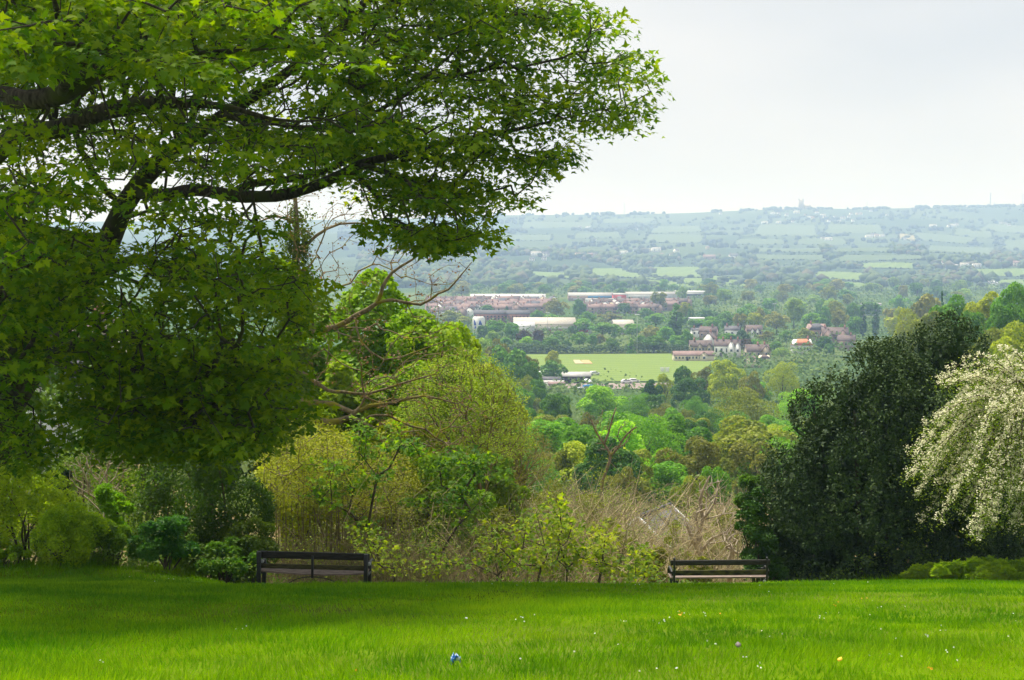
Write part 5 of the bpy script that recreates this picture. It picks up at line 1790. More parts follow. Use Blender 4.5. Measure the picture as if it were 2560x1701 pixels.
for u, v, w, Y, c, kd in [(1165, 820, 62, 760, "mid", "round"), (1205, 812, 34, 800, "blue", "round"), (1240, 800, 62, 820, "green", "loose"), (1282, 806, 46, 800, "green", "round"), (1311, 824, 42, 780, "purple", "round"), (1314, 840, 42, 750, "lime", "round"),
                          (1344, 824, 36, 790, "purple", "round"), (1377, 841, 56, 742, "mid", "round"), (1396, 827, 42, 800, "mid", "round"), (1430, 814, 34, 850, "blue", "round"), (1448, 829, 46, 780, "green", "round"), (1478, 834, 32, 770, "green", "round"),
                          (1507, 807, 72, 850, "green", "loose"), (1538, 810, 50, 850, "mid", "round"), (1500, 836, 34, 780, "brown", "loose"), (1530, 845, 40, 742, "mid", "round"), (1578, 845, 28, 737, "green", "cone"), (1580, 808, 52, 860, "green", "round"),
                          (1630, 813, 62, 810, "tan", "loose"), (1662, 814, 54, 790, "green", "round"), (1634, 838, 66, 742, "mid", "round"), (1690, 757, 46, 850, "mid", "column"), (1640, 783, 64, 950, "green", "loose"), (1600, 838, 34, 750, "mid", "round"),
                          (1415, 848, 30, 742, "blue", "round"), (1340, 850, 40, 745, "mid", "round"), (1262, 842, 40, 745, "green", "round"), (1700, 850, 40, 745, "mid", "round"), (1690, 838, 44, 760, "green", "loose"), (1230, 825, 44, 770, "pale", "round")]:
    vtree({"lime": "bright green tree before the dark copper trees in the belt behind the cricket field", "purple": "dark copper leaved tree in the belt before the beige warehouse", "tan": "tan tree in the belt behind the cricket field",
           "brown": "small brownish tree in the belt behind the cricket field", "pale": "pale green tree in the belt below the tower sign"}.get(c, "tall dark poplar rising above the belt behind the cricket field" if kd == "column" else "conical green tree at the belt's foot on the cricket field edge" if kd == "cone" else "green tree in the belt behind the cricket field"),
          kd, u, v, Y, w, c, "belt of trees behind the cricket field")
for u, v, w, Y, c, kd in [(1778, 790, 50, 900, "green", "round"), (1813, 777, 54, 930, "green", "round"), (1719, 823, 30, 760, "green", "round"), (1852, 783, 44, 900, "tan", "loose"), (1887, 782, 50, 900, "yellow", "loose"), (1943, 778, 70, 900, "tan", "loose"), (1897, 767, 40, 960, "tan", "loose"),
                          (1985, 745, 54, 960, "pale", "round"), (2027, 781, 60, 880, "green", "round"), (2058, 764, 44, 940, "mid", "round"), (2090, 750, 54, 980, "olive", "round"), (2098, 772, 50, 900, "tan", "loose"), (2134, 755, 44, 980, "mid", "round"),
                          (2158, 757, 22, 860, "dark", "column"), (2190, 757, 22, 860, "dark", "column"), (1818, 832, 56, 765, "mid", "round"), (1862, 846, 40, 740, "purple", "round"), (1855, 824, 38, 790, "dark", "round"), (1890, 848, 38, 745, "green", "round"), (1938, 853, 42, 735, "mid", "round"),
                          (1966, 825, 40, 790, "green", "round"), (2017, 819, 48, 790, "olive", "round"), (1990, 838, 16, 770, "purple", "cone"), (2060, 840, 50, 725, "dark", "round"), (2073, 858, 30, 715, "mid", "round"), (1956, 868, 50, 690, "pale", "fuzzy"), (1742, 848, 32, 790, "green", "cone"),
                          (1918, 827, 48, 790, "brown", "loose"), (2250, 765, 60, 760, "yellow", "loose"), (2225, 770, 50, 900, "tan", "loose"), (1745, 797, 60, 950, "green", "round"), (1995, 872, 40, 760, "green", "round"), (1716, 792, 40, 980, "mid", "round"), (1830, 900, 34, 700, "mid", "round"), (1880, 890, 26, 690, "mid", "round"),
                          (2030, 868, 30, 720, "olive", "cone"), (2005, 896, 50, 660, "olive", "loose"), (1976, 905, 30, 640, "mid", "round"), (1768, 885, 30, 690, "mid", "round"), (1715, 880, 22, 735, "green", "round"), (1905, 770, 50, 1000, "mid", "round"), (1860, 768, 50, 1020, "green", "round"), (1770, 770, 56, 1040, "blue", "round"), (2140, 790, 50, 860, "green", "round"), (2060, 790, 40, 860, "mid", "round"), (2110, 810, 40, 820, "mid", "round")]:
    vtree({"tan": "tan half leafed tree among the valley houses", "yellow": "yellow green tree among the valley houses", "purple": "dark copper tree among the valley houses", "pale": "pale green rounded tree among the valley houses", "brown": "brownish tree among the valley houses", "olive": "olive green tree among the valley houses"}.get(c,
          "one of two dark columnar poplars left of the holly's top" if kd == "column" else "conical green tree beside the half timbered house" if kd == "cone" else "dark green tree among the valley houses" if c in ("dark", "blue") else "leafy green tree among the valley houses"),
          kd, u, v, Y, w, c, "trees among the valley houses")
for s in [("yellow tree at the left end of the right hand wood", "loose", 2280, 768, 430, 70, "gold"), ("tan rounded tree behind the right hand wood", "round", 2316, 733, 620, 46, "tan"), ("dark conifer poking above the right hand wood", "cone", 2356, 726, 420, 26, "dark"),
          ("green oak in the right hand wood behind the holly's top", "round", 2387, 735, 300, 100, "green"), ("golden green oak in the right hand wood", "round", 2470, 727, 290, 124, "gold"), ("highest green oak at the right picture edge", "round", 2550, 702, 275, 90, "green"),
          ("dark green oak in front of the golden oak", "round", 2520, 757, 240, 112, "mid"), ("dull green oak between the golden oak and the holly's top", "round", 2435, 775, 250, 90, "mid"), ("yellow green tree above the flowering hawthorn", "loose", 2545, 800, 190, 80, "yellow"),
          ("green tree behind the holly's upper left", "round", 2330, 775, 300, 90, "olive"), ("olive tree behind the holly's right shoulder", "round", 2480, 815, 200, 90, "olive")]:
    vtree(*s, "wood on the right hand spur")
# wooded plain behind, and town trees
pl = np.random.default_rng(606)
for i in range(64):
    u, Y = pl.uniform(1640, 2420), pl.uniform(1050, 1950)
    base_v = px(np.array([[(u - 1280) / FPX * Y, Y, gz((u - 1280) / FPX * Y, Y)]]))[0, 1]
    hgt = pl.uniform(9, 17)
    vtree("hazy blue green tree on the plain behind the valley houses", "round" if pl.random() < .7 else "loose", u, base_v - hgt / Y * FPX, Y, pl.uniform(11, 19) / Y * FPX, pl.choice(["mid", "green", "mid", "blue", "olive", "tan", "pale"]), "hazy trees on the plain")
for i in range(34):
    u, Y = pl.uniform(1090, 1650), pl.uniform(1560, 1900)
    base_v = px(np.array([[(u - 1280) / FPX * Y, Y, gz((u - 1280) / FPX * Y, Y)]]))[0, 1]
    hgt = pl.uniform(9, 14)
    vtree("hazy tree in the wood behind the long white warehouse", "round", u, base_v - hgt / Y * FPX, Y, pl.uniform(12, 20) / Y * FPX, pl.choice(["mid", "blue", "mid", "olive", "tan"]), "wood behind the warehouses")
for lab, u, v, w, Y, c, kd in [("round dark tree among the estate roofs left of the conifer", 1217, 762, 38, 1180, "mid", "round"), ("dark conifer among the estate roofs", 1267, 765, 20, 1150, "dark", "cone"), ("large tan tree in front of the estate", 1392, 745, 64, 1080, "tan", "loose"),
                               ("tall dark green tree right of the large tan tree", 1450, 747, 38, 1060, "blue", "round"), ("dark tree pair by the red block", 1560, 757, 40, 1150, "blue", "round"), ("slim poplar behind the dark tree pair", 1574, 742, 9, 1250, "dark", "column"),
                               ("green tree below the large tan tree", 1380, 785, 60, 980, "green", "round"), ("green tree left of the floodlight mast", 1470, 778, 46, 960, "mid", "round"), ("brownish tree before the estate's right half", 1520, 780, 70, 1000, "brown", "loose"), ("small green tree beside the brick flats", 1345, 775, 34, 1050, "green", "round"),
                               ("bushy tree in front of the estate's left end", 1130, 775, 60, 1000, "olive", "round"), ("green tree at the right end of the estate", 1615, 770, 44, 1060, "mid", "round"), ("golden tree behind the tall dark poplar", 1714, 755, 42, 1050, "gold", "loose"), ("slim poplar before the golden tree", 1724, 757, 10, 1000, "mid", "column"), ("second slim poplar before the golden tree", 1733, 760, 8, 1000, "mid", "column"),
                               ("grey green tree left of the brick flats", 1160, 790, 50, 950, "olive", "round"), ("low green tree in front of the brick flats", 1250, 802, 50, 900, "green", "round"), ("green tree right of the beige warehouse", 1460, 795, 60, 900, "green", "round")]:
    vtree(lab, kd, u, v, Y, w, c, None)
# prototypes nobody used would stand at the camera: remove them
for key, lst in PROTO.items():
    for k, r in enumerate(lst):
        if (*key, k) not in used:
            for ch in list(r.children):
                bpy.data.objects.remove(ch)
            bpy.data.objects.remove(r)

# ------------------------------------------------------------------ buildings
for nm, c1, c2, sc_ in [("white_render", (.80, .80, .78), (.86, .86, .84), .4), ("cream_render", (.66, .58, .42), (.74, .66, .50), .4), ("pink_brick", (.28, .19, .165), (.36, .26, .23), .5), ("red_brick", (.26, .12, .09), (.34, .17, .13), .5),
                        ("brown_tile", (.085, .062, .057), (.14, .105, .095), 1.0), ("red_tile", (.19, .125, .115), (.25, .17, .155), 1.0), ("orange_tile", (.46, .15, .08), (.6, .24, .12), 1.0), ("grey_slate", (.075, .075, .085), (.125, .12, .13), 1.0), ("grey_sheet", (.34, .335, .32), (.43, .42, .40), .6),
                        ("white_sheet", (.50, .51, .52), (.58, .59, .59), .3), ("beige_sheet", (.44, .40, .34), (.52, .48, .41), .3), ("dark_boards", (.045, .04, .038), (.085, .075, .07), 1.2), ("blue_sheet", (.05, .22, .50), (.09, .30, .58), .3), ("red_sheet", (.50, .07, .09), (.58, .12, .13), .3),
                        ("stone_wall", (.36, .30, .22), (.48, .41, .31), .8), ("blue_print", (.02, .06, .42), (.03, .08, .48), .3), ("white_paint", (.78, .78, .76), (.82, .82, .80), 2.0), ("timber_black", (.06, .045, .045), (.1, .08, .075), 1.0), ("steel", (.35, .37, .38), (.45, .47, .48), 1.0)]:
    solid_mat(nm, c1, c2, sc_, .85, .25)
solid_mat("window_glass", (.035, .045, .055), None, rough=.15, spec=.6)
solid_mat("rubber", (.02, .02, .02), None, rough=.8)
solid_mat("car_white", (.8, .8, .8), None, rough=.3, spec=.5)
solid_mat("car_silver", (.45, .47, .5), None, rough=.3, spec=.5, metal=.3)
solid_mat("car_blue", (.02, .25, .65), None, rough=.3, spec=.5)
solid_mat("lamp_white", (.8, .8, .82), None, rough=.4)


def house(label, u, Y, Lx, Wy, He, rise, wall="white_render", roof="brown_tile", rot=0.0, chim=(), win=(), door=None, group=None, name="house", gable_front=None, cat="house", hip=0.0, dz=0.0, eave=.3, x=None):
    """Ridge along local x. win: (x, z, w, h) on the camera side; chim: x positions; gable_front: (x, width, rise, wall) cross gable toward the camera."""
    X = (u - 1280) / FPX * Y if x is None else x
    o = thing(name, label, cat, (X, Y, gz(X, Y) + dz), rot, group)
    hl, hw = Lx / 2, Wy / 2
    MB().prism([(-hw, -1.5), (hw, -1.5), (hw, He), (0, He + rise * .97), (-hw, He)], "x", -hl, hl).build("wall", wall, o)
    t = .22
    e = eave
    s = rise / hw
    rf = MB()
    if hip:
        V = [(-hl - e, -hw - e, He - e * s + .05), (hl + e, -hw - e, He - e * s + .05), (hl + e, hw + e, He - e * s + .05), (-hl - e, hw + e, He - e * s + .05), (-hl + hip, 0, He + rise + .1), (hl - hip, 0, He + rise + .1)]
        rf.raw(V, [(0, 1, 5, 4), (1, 2, 5), (2, 3, 4, 5), (3, 0, 4), (3, 2, 1, 0)])
    else:
        rf.prism([(-hw - e, He - e * s), (-hw - e, He - e * s + t), (0, He + rise + t), (0, He + rise)], "x", -hl - e, hl + e)
        rf.prism([(0, He + rise), (0, He + rise + t), (hw + e, He - e * s + t), (hw + e, He - e * s)], "x", -hl - e, hl + e)
    r = rf.build("roof", roof, o)
    for cx in chim:
        MB().box(cx - .35, cx + .35, -.45, .45, He + rise * .6, He + rise + 1.3).box(cx - .18, cx + .18, -.2, .2, He + rise + 1.3, He + rise + 1.7).build("chimney", "red_brick", r)
    for (wx, wz, ww, wh) in win:
        f = MB().box(wx - ww / 2 - .07, wx + ww / 2 + .07, -hw - .06, -hw + .02, wz - wh / 2 - .07, wz + wh / 2 + .07).build("window", "white_paint", o)
        MB().box(wx - ww / 2, wx + ww / 2, -hw - .10, -hw - .065, wz - wh / 2, wz + wh / 2).build("pane", "window_glass", f)
    if door:
        MB().box(door - .5, door + .5, -hw - .08, -hw + .02, 0, 2.1).build("door", "timber_black", o)
    if gable_front:
        for (gx, gw, gr, gwall) in gable_front:
            MB().prism([(gx - gw / 2, -1.5), (gx + gw / 2, -1.5), (gx + gw / 2, He), (gx, He + gr), (gx - gw / 2, He)], "y", -hw - 1.2, -.2).build("gable", gwall, o)
            g2 = MB()
            ss_ = gr / (gw / 2)
            g2.prism([(gx - gw / 2 - .25, He - .25 * ss_ + .02), (gx, He + gr + .02), (gx, He + gr + .24), (gx - gw / 2 - .25, He - .25 * ss_ + .24)], "y", -hw - 1.5, 0)
            g2.prism([(gx, He + gr + .02), (gx + gw / 2 + .25, He - .25 * ss_ + .02), (gx + gw / 2 + .25, He - .25 * ss_ + .24), (gx, He + gr + .24)], "y", -hw - 1.5, 0)
            g2.build("gable_roof", roof, o)
            f = MB().box(gx - .6, gx + .6, -hw - 1.27, -hw - 1.19, He * .62 - .6, He * .62 + .6).build("window", "white_paint", o)
            MB().box(gx - .5, gx + .5, -hw - 1.31, -hw - 1.275, He * .62 - .5, He * .62 + .5).build("pane", "window_glass", f)
    return o


def wrow(x0, x1, n, z, w=.9, h=1.2):
    return [(x, z, w, h) for x in np.linspace(x0, x1, n)]


house("long low cream pavilion with a red roof on the cricket field's right edge", 1734, 690, 17.8, 6, 2.6, 1.6, "cream_render", "red_tile", .04, (), wrow(-8, 2.5, 8, 1.6, .7, .9), -3, name="pavilion", cat="pavilion", gable_front=[(4.2, 3.6, 1.5, "cream_render")])
house("white house with four brick chimneys and white gables right of the pavilion", 1819, 715, 11.6, 7, 5.2, 2.6, "white_render", "brown_tile", -.12, (-5, -1.9, 1.7, 4.8), wrow(-5, -.2, 3, 3.2, .8, 1.8), -3, gable_front=[(1.8, 3.6, 2.3, "white_render"), (4.7, 2.9, 2.0, "white_render")])
house("brown roofed house with a grey gable right of the white chimneyed house", 1893, 705, 10.5, 7, 3.6, 2.6, "stone_wall", "brown_tile", .1, (.5, 3.6), wrow(-4, 0, 3, 2.2, .8, 1.1), gable_front=[(3.2, 4.2, 2.5, "stone_wall")])
house("cream gabled bungalow in front of the brown roofed house", 1883, 655, 7.0, 6.6, 2.7, 1.6, "cream_render", "brown_tile", math.pi / 2 - .25, (), (), eave=.4)
house("small cream outbuilding with a hipped brown roof beside the bungalow", 1912, 675, 4.4, 4, 2.3, 1.3, "cream_render", "brown_tile", .1, (), [(0, 1.3, .8, .8)], hip=1.4)
house("half timbered house with a steep white gable left of the white chimneyed house", 1776, 770, 7, 6, 4.6, 3.6, "white_render", "brown_tile", 1.2, (1,), (), gable_front=None)
house("long stone house with a mossy brown roof and dormers behind the pavilion", 1752, 740, 10.5, 6, 3.4, 2.6, "stone_wall", "brown_tile", .06, (-3,), wrow(-4.5, 4.2, 6, 2.1, .8, 1.2), gable_front=[(-1.0, 2.4, 1.6, "stone_wall"), (3.4, 2.2, 1.5, "stone_wall")])
house("brown roofed house half hidden above the half timbered house", 1772, 830, 9, 6.5, 5.2, 2.4, "pink_brick", "brown_tile", -.3, (2,), wrow(-3, 3, 3, 3.6, .8, 1), dz=.4)
house("grey roofed low house left of the half timbered house", 1745, 850, 7, 6, 4.6, 1.0, "white_render", "grey_slate", .1, (-2, 2), wrow(-2.5, 2.5, 3, 3.2), dz=.6)
house("house with a grey roof among trees above the white chimneyed house", 1832, 845, 8, 6, 5, 2, "white_render", "grey_slate", -.2, (-3, 3), wrow(-3, 3, 3, 3.4), dz=.6)
house("dark roofed house with pale dormers behind the copper tree", 1885, 850, 8.6, 7, 4.6, 2.6, "pink_brick", "brown_tile", .05, (), wrow(-3, 3, 3, 3.4), dz=.6, gable_front=[(-1.6, 1.6, 1.4, "white_render"), (1.2, 1.6, 1.4, "white_render")])
house("house with a bright orange roof and white walls right of the willow", 2006, 735, 8.6, 7, 4.4, 2.6, "white_render", "orange_tile", .15, (3,), wrow(-3.2, 3.2, 5, 2.6, 1.0, 1.1), name="house", gable_front=None, hip=2.0)
house("large brick villa with white dormers beside the holly's upper left", 2088, 790, 13, 9, 6.0, 3.6, "pink_brick", "brown_tile", -.12, (-5, 5), wrow(-5.4, 5.4, 5, 4.4, 1.0, 1.4) + wrow(-5.4, 5.4, 5, 1.8, 1.0, 1.4), gable_front=[(-3.6, 4.6, 3.2, "pink_brick"), (3.6, 4.0, 2.8, "pink_brick")])
house("grey hipped roof villa left of the large brick villa", 2042, 820, 9.5, 8, 6.2, 3.0, "pink_brick", "grey_slate", .08, (-3,), wrow(-3.6, 3.6, 4, 4.4), dz=1, hip=3.2)
house("pale terraced house at the holly's left edge", 2118, 760, 8, 7, 5.0, 2.4, "pink_brick", "brown_tile", -.3, (2,), wrow(-3, 3, 3, 3.2))
house("white flat topped building seen between the trees above the houses", 1742, 960, 9, 7, 6, .5, "white_sheet", "white_sheet", .1, (), wrow(-3.4, 3.4, 4, 4.4, .9, .9), dz=.6, name="flat_building", cat="building")
house("bright white block behind the twin poplars", 2178, 1150, 14, 9, 8, .6, "white_sheet", "grey_sheet", -.1, (), wrow(-5.5, 5.5, 5, 6, 1.2, 1.4) + wrow(-5.5, 5.5, 5, 3, 1.2, 1.4), dz=.6, name="block_building", cat="building")
# barn and sheds beside the car park
house("long dark boarded barn with a pale grey roof on the cricket field's near edge", 1433, 578, 12.6, 6.0, 2.5, 1.3, "dark_boards", "grey_sheet", .05, (), [(-4, 1.5, .7, .8), (-1.2, 1.5, .7, .8), (1.6, 1.5, .7, .8), (4.4, 1.5, .7, .8)], name="barn", cat="barn")
house("low shed with a blue grey roof left of the dark barn", 1378, 566, 6.6, 4.5, 2.2, .8, "stone_wall", "grey_slate", .0, (), [(-1.5, 1.2, .7, .7)], name="shed", cat="shed")
house("pale roofed shed in front of the blue grey shed", 1384, 556, 7.2, 4.5, 2.0, .5, "white_render", "grey_sheet", .04, (), [(1.8, 1.1, .7, .7)], 2.6, name="shed", cat="shed")
house("brown roofed lean to between the sheds and the car park", 1392, 547, 5.5, 3.4, 2.0, .6, "stone_wall", "red_tile", -.05, (), (), name="shed", cat="shed")
# house among the scrub just below the park: grey roof, white barge boards
X = at(1625, 1300, 94)[0]
hs = house("grey slate roofed house with white barge boards buried in the scrub below the farther bench", 1640, 92, 4.4, 5.0, 1.2, 2.0, "pink_brick", "grey_slate", math.radians(62), (), (), eave=.25, dz=-1.2)
for sx in (-1, 1):
    MB().prism([(-2.8, .94), (0, 3.2), (2.8, .94), (2.8, 1.24), (0, 3.48), (-2.8, 1.24)], "x", 2.46 if sx > 0 else -2.53, 2.53 if sx > 0 else -2.46).build("barge_board", "white_paint", hs)
MB().box(-2.44, 2.44, -.09, .09, 3.40, 3.52).build("ridge_tile", "grey_slate", hs)
# house glimpsed at the far left under the sycamore, and a brick one behind it
house("grey roofed rendered house glimpsed through the sycamore at the far left", 95, 86, 5.2, 5, 3.6, 1.7, "white_render", "grey_slate", .35, (1.5,), wrow(-1.6, 1.6, 2, 2.2, .9, 1.2), x=at(95, 1000, 86)[0], dz=1.4)
house("cream house with a brown roof behind the sycamore trunk", 200, 120, 8, 7, 5.4, 2.6, "cream_render", "brown_tile", -.3, (2,), wrow(-2.8, 2.8, 3, 3.8), x=at(190, 800, 120)[0], dz=1.5)

# warehouses
def shed_roof(label, u0, u1, vt, vb, Y, depth, wall, roof, rise=1.0, group=None, stripes=None, panels=None, name="warehouse", rot=0):
    a, b = at(u0, vb, Y), at(u1, vb, Y)
    cx, Lx = (a[0] + b[0]) / 2, b[0] - a[0]
    H = at(u0, vt, Y)[2] - gz(cx, Y) - rise
    o = thing(name, label, name, (cx, Y + depth / 2, gz(cx, Y)), rot, group)
    hl, hw = Lx / 2, depth / 2
    MB().prism([(-hw, -2), (hw, -2), (hw, H), (0, H + rise * .95), (-hw, H)], "x", -hl, hl).build("wall", wall, o)
    MB().prism([(-hw - .4, H + .05), (0, H + rise + .05), (hw + .4, H + .05), (hw + .4, H + .4), (0, H + rise + .4), (-hw - .4, H + .4)], "x", -hl - .4, hl + .4).build("roof", roof, o)
    for (f0, f1, z0, z1, mat, nm) in (panels or []):
        MB().box(-hl + f0 * Lx, -hl + f1 * Lx, -hw - .35, -hw - .03, H * z0, H * z1).build(nm, mat, o)
    return o


shed_roof("very long white warehouse at the foot of the far wood", 1176, 1364, 738, 756, 1440, 40, "white_sheet", "white_sheet", 3.2, panels=[(f, f + .035, .30, .62, "grey_sheet", "loading_door") for f in np.linspace(.08, .9, 12)])
shed_roof("low pale warehouse continuing left of the very long white one", 1080, 1200, 752, 762, 1420, 25, "white_sheet", "grey_sheet", 1.5, panels=[(f, f + .05, .2, .7, "steel", "loading_door") for f in np.linspace(.1, .8, 5)])
shed_roof("warehouse with a bright blue fascia right of the white warehouse", 1422, 1535, 734, 748, 1460, 34, "pink_brick", "grey_sheet", 2.4, panels=[(.42, 1.0, .55, 1.0, "blue_sheet", "fascia"), (.1, .3, .2, .5, "white_sheet", "loading_door")])
shed_roof("red clad block at the end of the blue fascia warehouse", 1534, 1566, 735, 750, 1430, 24, "red_sheet", "grey_sheet", 1.0, panels=[(.3, .6, .3, .8, "white_sheet", "sign_panel")])
shed_roof("long pale warehouse right of the red clad block", 1567, 1690, 732, 745, 1500, 30, "white_sheet", "grey_sheet", 2.0, panels=[(f, f + .05, .2, .6, "steel", "loading_door") for f in np.linspace(.1, .85, 7)])
shed_roof("white office range with a dark glazed band at the right end of the warehouses", 1692, 1768, 729, 742, 1540, 30, "white_sheet", "white_sheet", 1.2, panels=[(.05, .97, .45, .75, "window_glass", "window_band")])
shed_roof("row of small white units before the blue fascia warehouse", 1465, 1560, 748, 758, 1370, 14, "white_sheet", "grey_sheet", 1.0, panels=[(f, f + .06, .2, .7, "steel", "loading_door") for f in np.linspace(.05, .85, 6)])
shed_roof("big beige retail warehouse behind the tree belt", 1285, 1440, 800, 842, 905, 46, "beige_sheet", "beige_sheet", 3.0, panels=[(.5, .98, .55, .72, "white_sheet", "window_band"), (.55, .6, .1, .5, "red_brick", "pier"), (.72, .77, .1, .5, "red_brick", "pier"), (.9, .95, .1, .5, "red_brick", "pier")])
shed_roof("white curved front block before the beige retail warehouse", 1285, 1336, 809, 842, 880, 20, "white_sheet", "white_sheet", 2.0, panels=[(.3, .7, .1, .3, "steel", "loading_door")])
shed_roof("lower beige wing at the right end of the retail warehouse", 1440, 1478, 808, 838, 905, 30, "white_sheet", "beige_sheet", 1.6, panels=[(.2, .8, .2, .5, "red_sheet", "sign_panel")])
shed_roof("beige roofed hall behind the floodlight mast", 1536, 1585, 804, 830, 900, 26, "beige_sheet", "beige_sheet", 2.2, panels=[(.1, .9, .5, .7, "white_sheet", "window_band")])
# brick flats
for lab, u0, u1, vt, vb, Y, pn in [("long red brick flats with grey roofs left of the conifer", 1185, 1272, 778, 800, 1030, 9), ("red brick flats with a dark grey roof right of the conifer", 1268, 1324, 778, 800, 1020, 6)]:
    shed_roof(lab, u0, u1, vt, vb, Y, 10, "red_brick", "grey_slate", 2.2, name="flats", panels=[(f, f + .04, z, z + .16, "window_glass", "window") for f in np.linspace(.06, .9, pn) for z in (.45, .7)])
# tower sign
q = at(1197, 820, 870)
tw_ = thing("tower_sign", "tall white sign tower with blue emblem beside the retail warehouse", "sign", (q[0], 870, gz(q[0], 870)), .18)
Ht = at(1197, 792, 870)[2] - gz(q[0], 870)
MB().prism([(-3.3, 0), (3.3, 0), (3.3, Ht - 1), (2.6, Ht), (-2.6, Ht), (-3.3, Ht - 1)], "y", -1.2, 1.2).build("tower", "white_paint", tw_)
MB().prism([(-2.9, Ht - 4.8), (-1.7, Ht - 4.8), (-1.9, Ht - 3.6), (-2.5, Ht - 1.6), (-2.9, Ht - 2.4)], "y", -1.30, -1.21).build("emblem", "blue_print", tw_)
MB().prism([(-.4, Ht - 4.6), (1.8, Ht - 4.6), (1.6, Ht - 3.9), (.5, Ht - 1.8), (.0, Ht - 3.0)], "y", -1.30, -1.21).build("emblem", "blue_print", tw_)
MB().prism([(-2.7, Ht - 6.6), (-1.7, Ht - 6.6), (-1.9, Ht - 5.3), (-2.5, Ht - 5.3)], "y", -1.30, -1.21).build("emblem", "blue_print", tw_)


# estate houses and far houses: copies of a few small houses
def small_house(wall, roof, Lx=9, Wy=7, He=5, rise=2.6, ch=True):
    o = thing("estate_house", None, None)
    MB().prism([(-Wy / 2, -2), (Wy / 2, -2), (Wy / 2, He), (0, He + rise * .97), (-Wy / 2, He)], "x", -Lx / 2, Lx / 2).build("wall", wall, o)
    s = rise / (Wy / 2)
    r = MB().prism([(-Wy / 2 - .3, He - .3 * s), (0, He + rise), (Wy / 2 + .3, He - .3 * s), (Wy / 2 + .3, He - .3 * s + .25), (0, He + rise + .25), (-Wy / 2 - .3, He - .3 * s + .25)], "x", -Lx / 2 - .2, Lx / 2 + .2).build("roof", roof, o)
    if ch:
        MB().box(-Lx * .4 - .4, -Lx * .4 + .4, -.5, .5, He + rise * .7, He + rise + 1.3).build("chimney", "red_brick", r)
    for wx in (-Lx * .25, Lx * .25):
        for wz in (1.6, 3.9):
            MB().box(wx - .7, wx + .7, -Wy / 2 - .08, -Wy / 2 + .02, wz - .6, wz + .6).build("window", "window_glass", o)
    return o


HP = [small_house("pink_brick", "brown_tile"), small_house("white_render", "brown_tile"), small_house("cream_render", "red_tile"), small_house("pink_brick", "red_tile", 14), small_house("white_render", "grey_slate", 11), small_house("white_render", "grey_sheet", 16, 9, 5, 2.0, False)]
hused = set()


def put_house(k, u, Y, rz, label, group, s=1.0):
    X = (u - 1280) / FPX * Y
    loc = (X, Y, gz(X, Y))
    if k not in hused:
        hused.add(k)
        o = HP[k]
        o.location, o.rotation_euler, o.scale = loc, (0, 0, rz), (s, s, s)
        tag(o, label, "house", group)
    else:
        o = copy_tree(HP[k], loc, rz, (s, s, s), label, "house", group)
    return o


hr = np.random.default_rng(909)
EST = ["small brick house with brown roof in the valley estate", "small white house with brown roof in the valley estate", "small cream house with red roof in the valley estate", "brick terrace with red roof in the valley estate", "white terrace with slate roof in the valley estate", "white sheet roofed unit in the valley estate"]
for row, (Y, u0, u1, n) in enumerate([(1130, 1095, 1170, 6), (1190, 1090, 1340, 17), (1250, 1085, 1360, 18), (1310, 1080, 1370, 18), (1370, 1075, 1380, 14), (1190, 1490, 1640, 11), (1250, 1470, 1690, 16), (1310, 1490, 1720, 15)]):
    for u in np.linspace(u0, u1, n):
        k = int(hr.choice([0, 0, 3, 3, 2, 1, 4], p=[.2, .2, .17, .13, .12, .1, .08]))
        put_house(k, u + hr.normal() * 2, Y + hr.normal() * 8, hr.normal() * .25 + (0 if hr.random() < .7 else 1.5), EST[k], "estate houses in the valley", .95)
VIL = [("whitewashed house of the village on the right part of the ridge", "ridge village houses", [(1930, 536), (1945, 538), (1965, 541), (1990, 534), (2010, 540), (2022, 546), (2030, 550), (2040, 534), (2055, 541), (2060, 548), (2070, 556), (2085, 546), (2095, 557), (2105, 549), (2125, 538), (2140, 538), (2150, 538), (2175, 530), (2215, 540), (1910, 560), (1945, 559), (1980, 557), (1800, 537), (2130, 555)]),
       ("white farm building among the hedged fields on the far slope", "hillside farms", [(2055, 599), (2070, 602), (2170, 595), (2180, 592), (2190, 594), (2203, 593), (2260, 600), (2370, 569), (2380, 567), (2390, 565), (2330, 569), (2500, 560), (2512, 562), (2520, 566), (2120, 545), (1485, 603), (1470, 571), (1450, 572), (1590, 577), (1768, 623)]),
       ("white house in the row at the foot of the far ridge", "houses at the foot of the ridge", [(1150, 640), (1175, 641), (1200, 642), (1340, 640), (1365, 641), (1390, 644), (1420, 645), (1445, 645), (1475, 645), (1485, 643), (1500, 640), (1515, 641), (1545, 641), (1560, 635), (1590, 630), (1620, 629), (1640, 629), (1655, 642), (1680, 644), (1690, 632), (1330, 652), (1360, 650)]),
       ("white house by the far right road", "houses by the far road", [(2360, 666), (2370, 673), (2380, 672), (2410, 667), (2470, 664), (2490, 662), (2510, 664), (2525, 664), (2540, 666), (2555, 665), (1040, 642), (1010, 640), (2440, 668)])]
for lab, grp, pts in VIL:
    for (u, v) in pts:
        p = hit(u, v, 1800)
        k = int(hr.choice([1, 4, 5, 2], p=[.35, .25, .25, .15]))
        put_house(k, u, p[1] - 4, hr.normal() * .3, lab, grp, hr.uniform(.8, 1.3))
for lab, u, v, s, k in [("large pale farm shed above the bright middle field", 1772, 654, 1.7, 3), ("white barn roof beside the pale farm shed", 1833, 650, 1.6, 4), ("long white shed on the slope at the far left of the hill", 1030, 640, 1.6, 5)]:
    p = hit(u, v, 1800)
    o = put_house(k, u, p[1], .1, lab, None, s)
    o.name = "farm_shed"
    for key in ("group",):
        if key in o:
            del o[key]
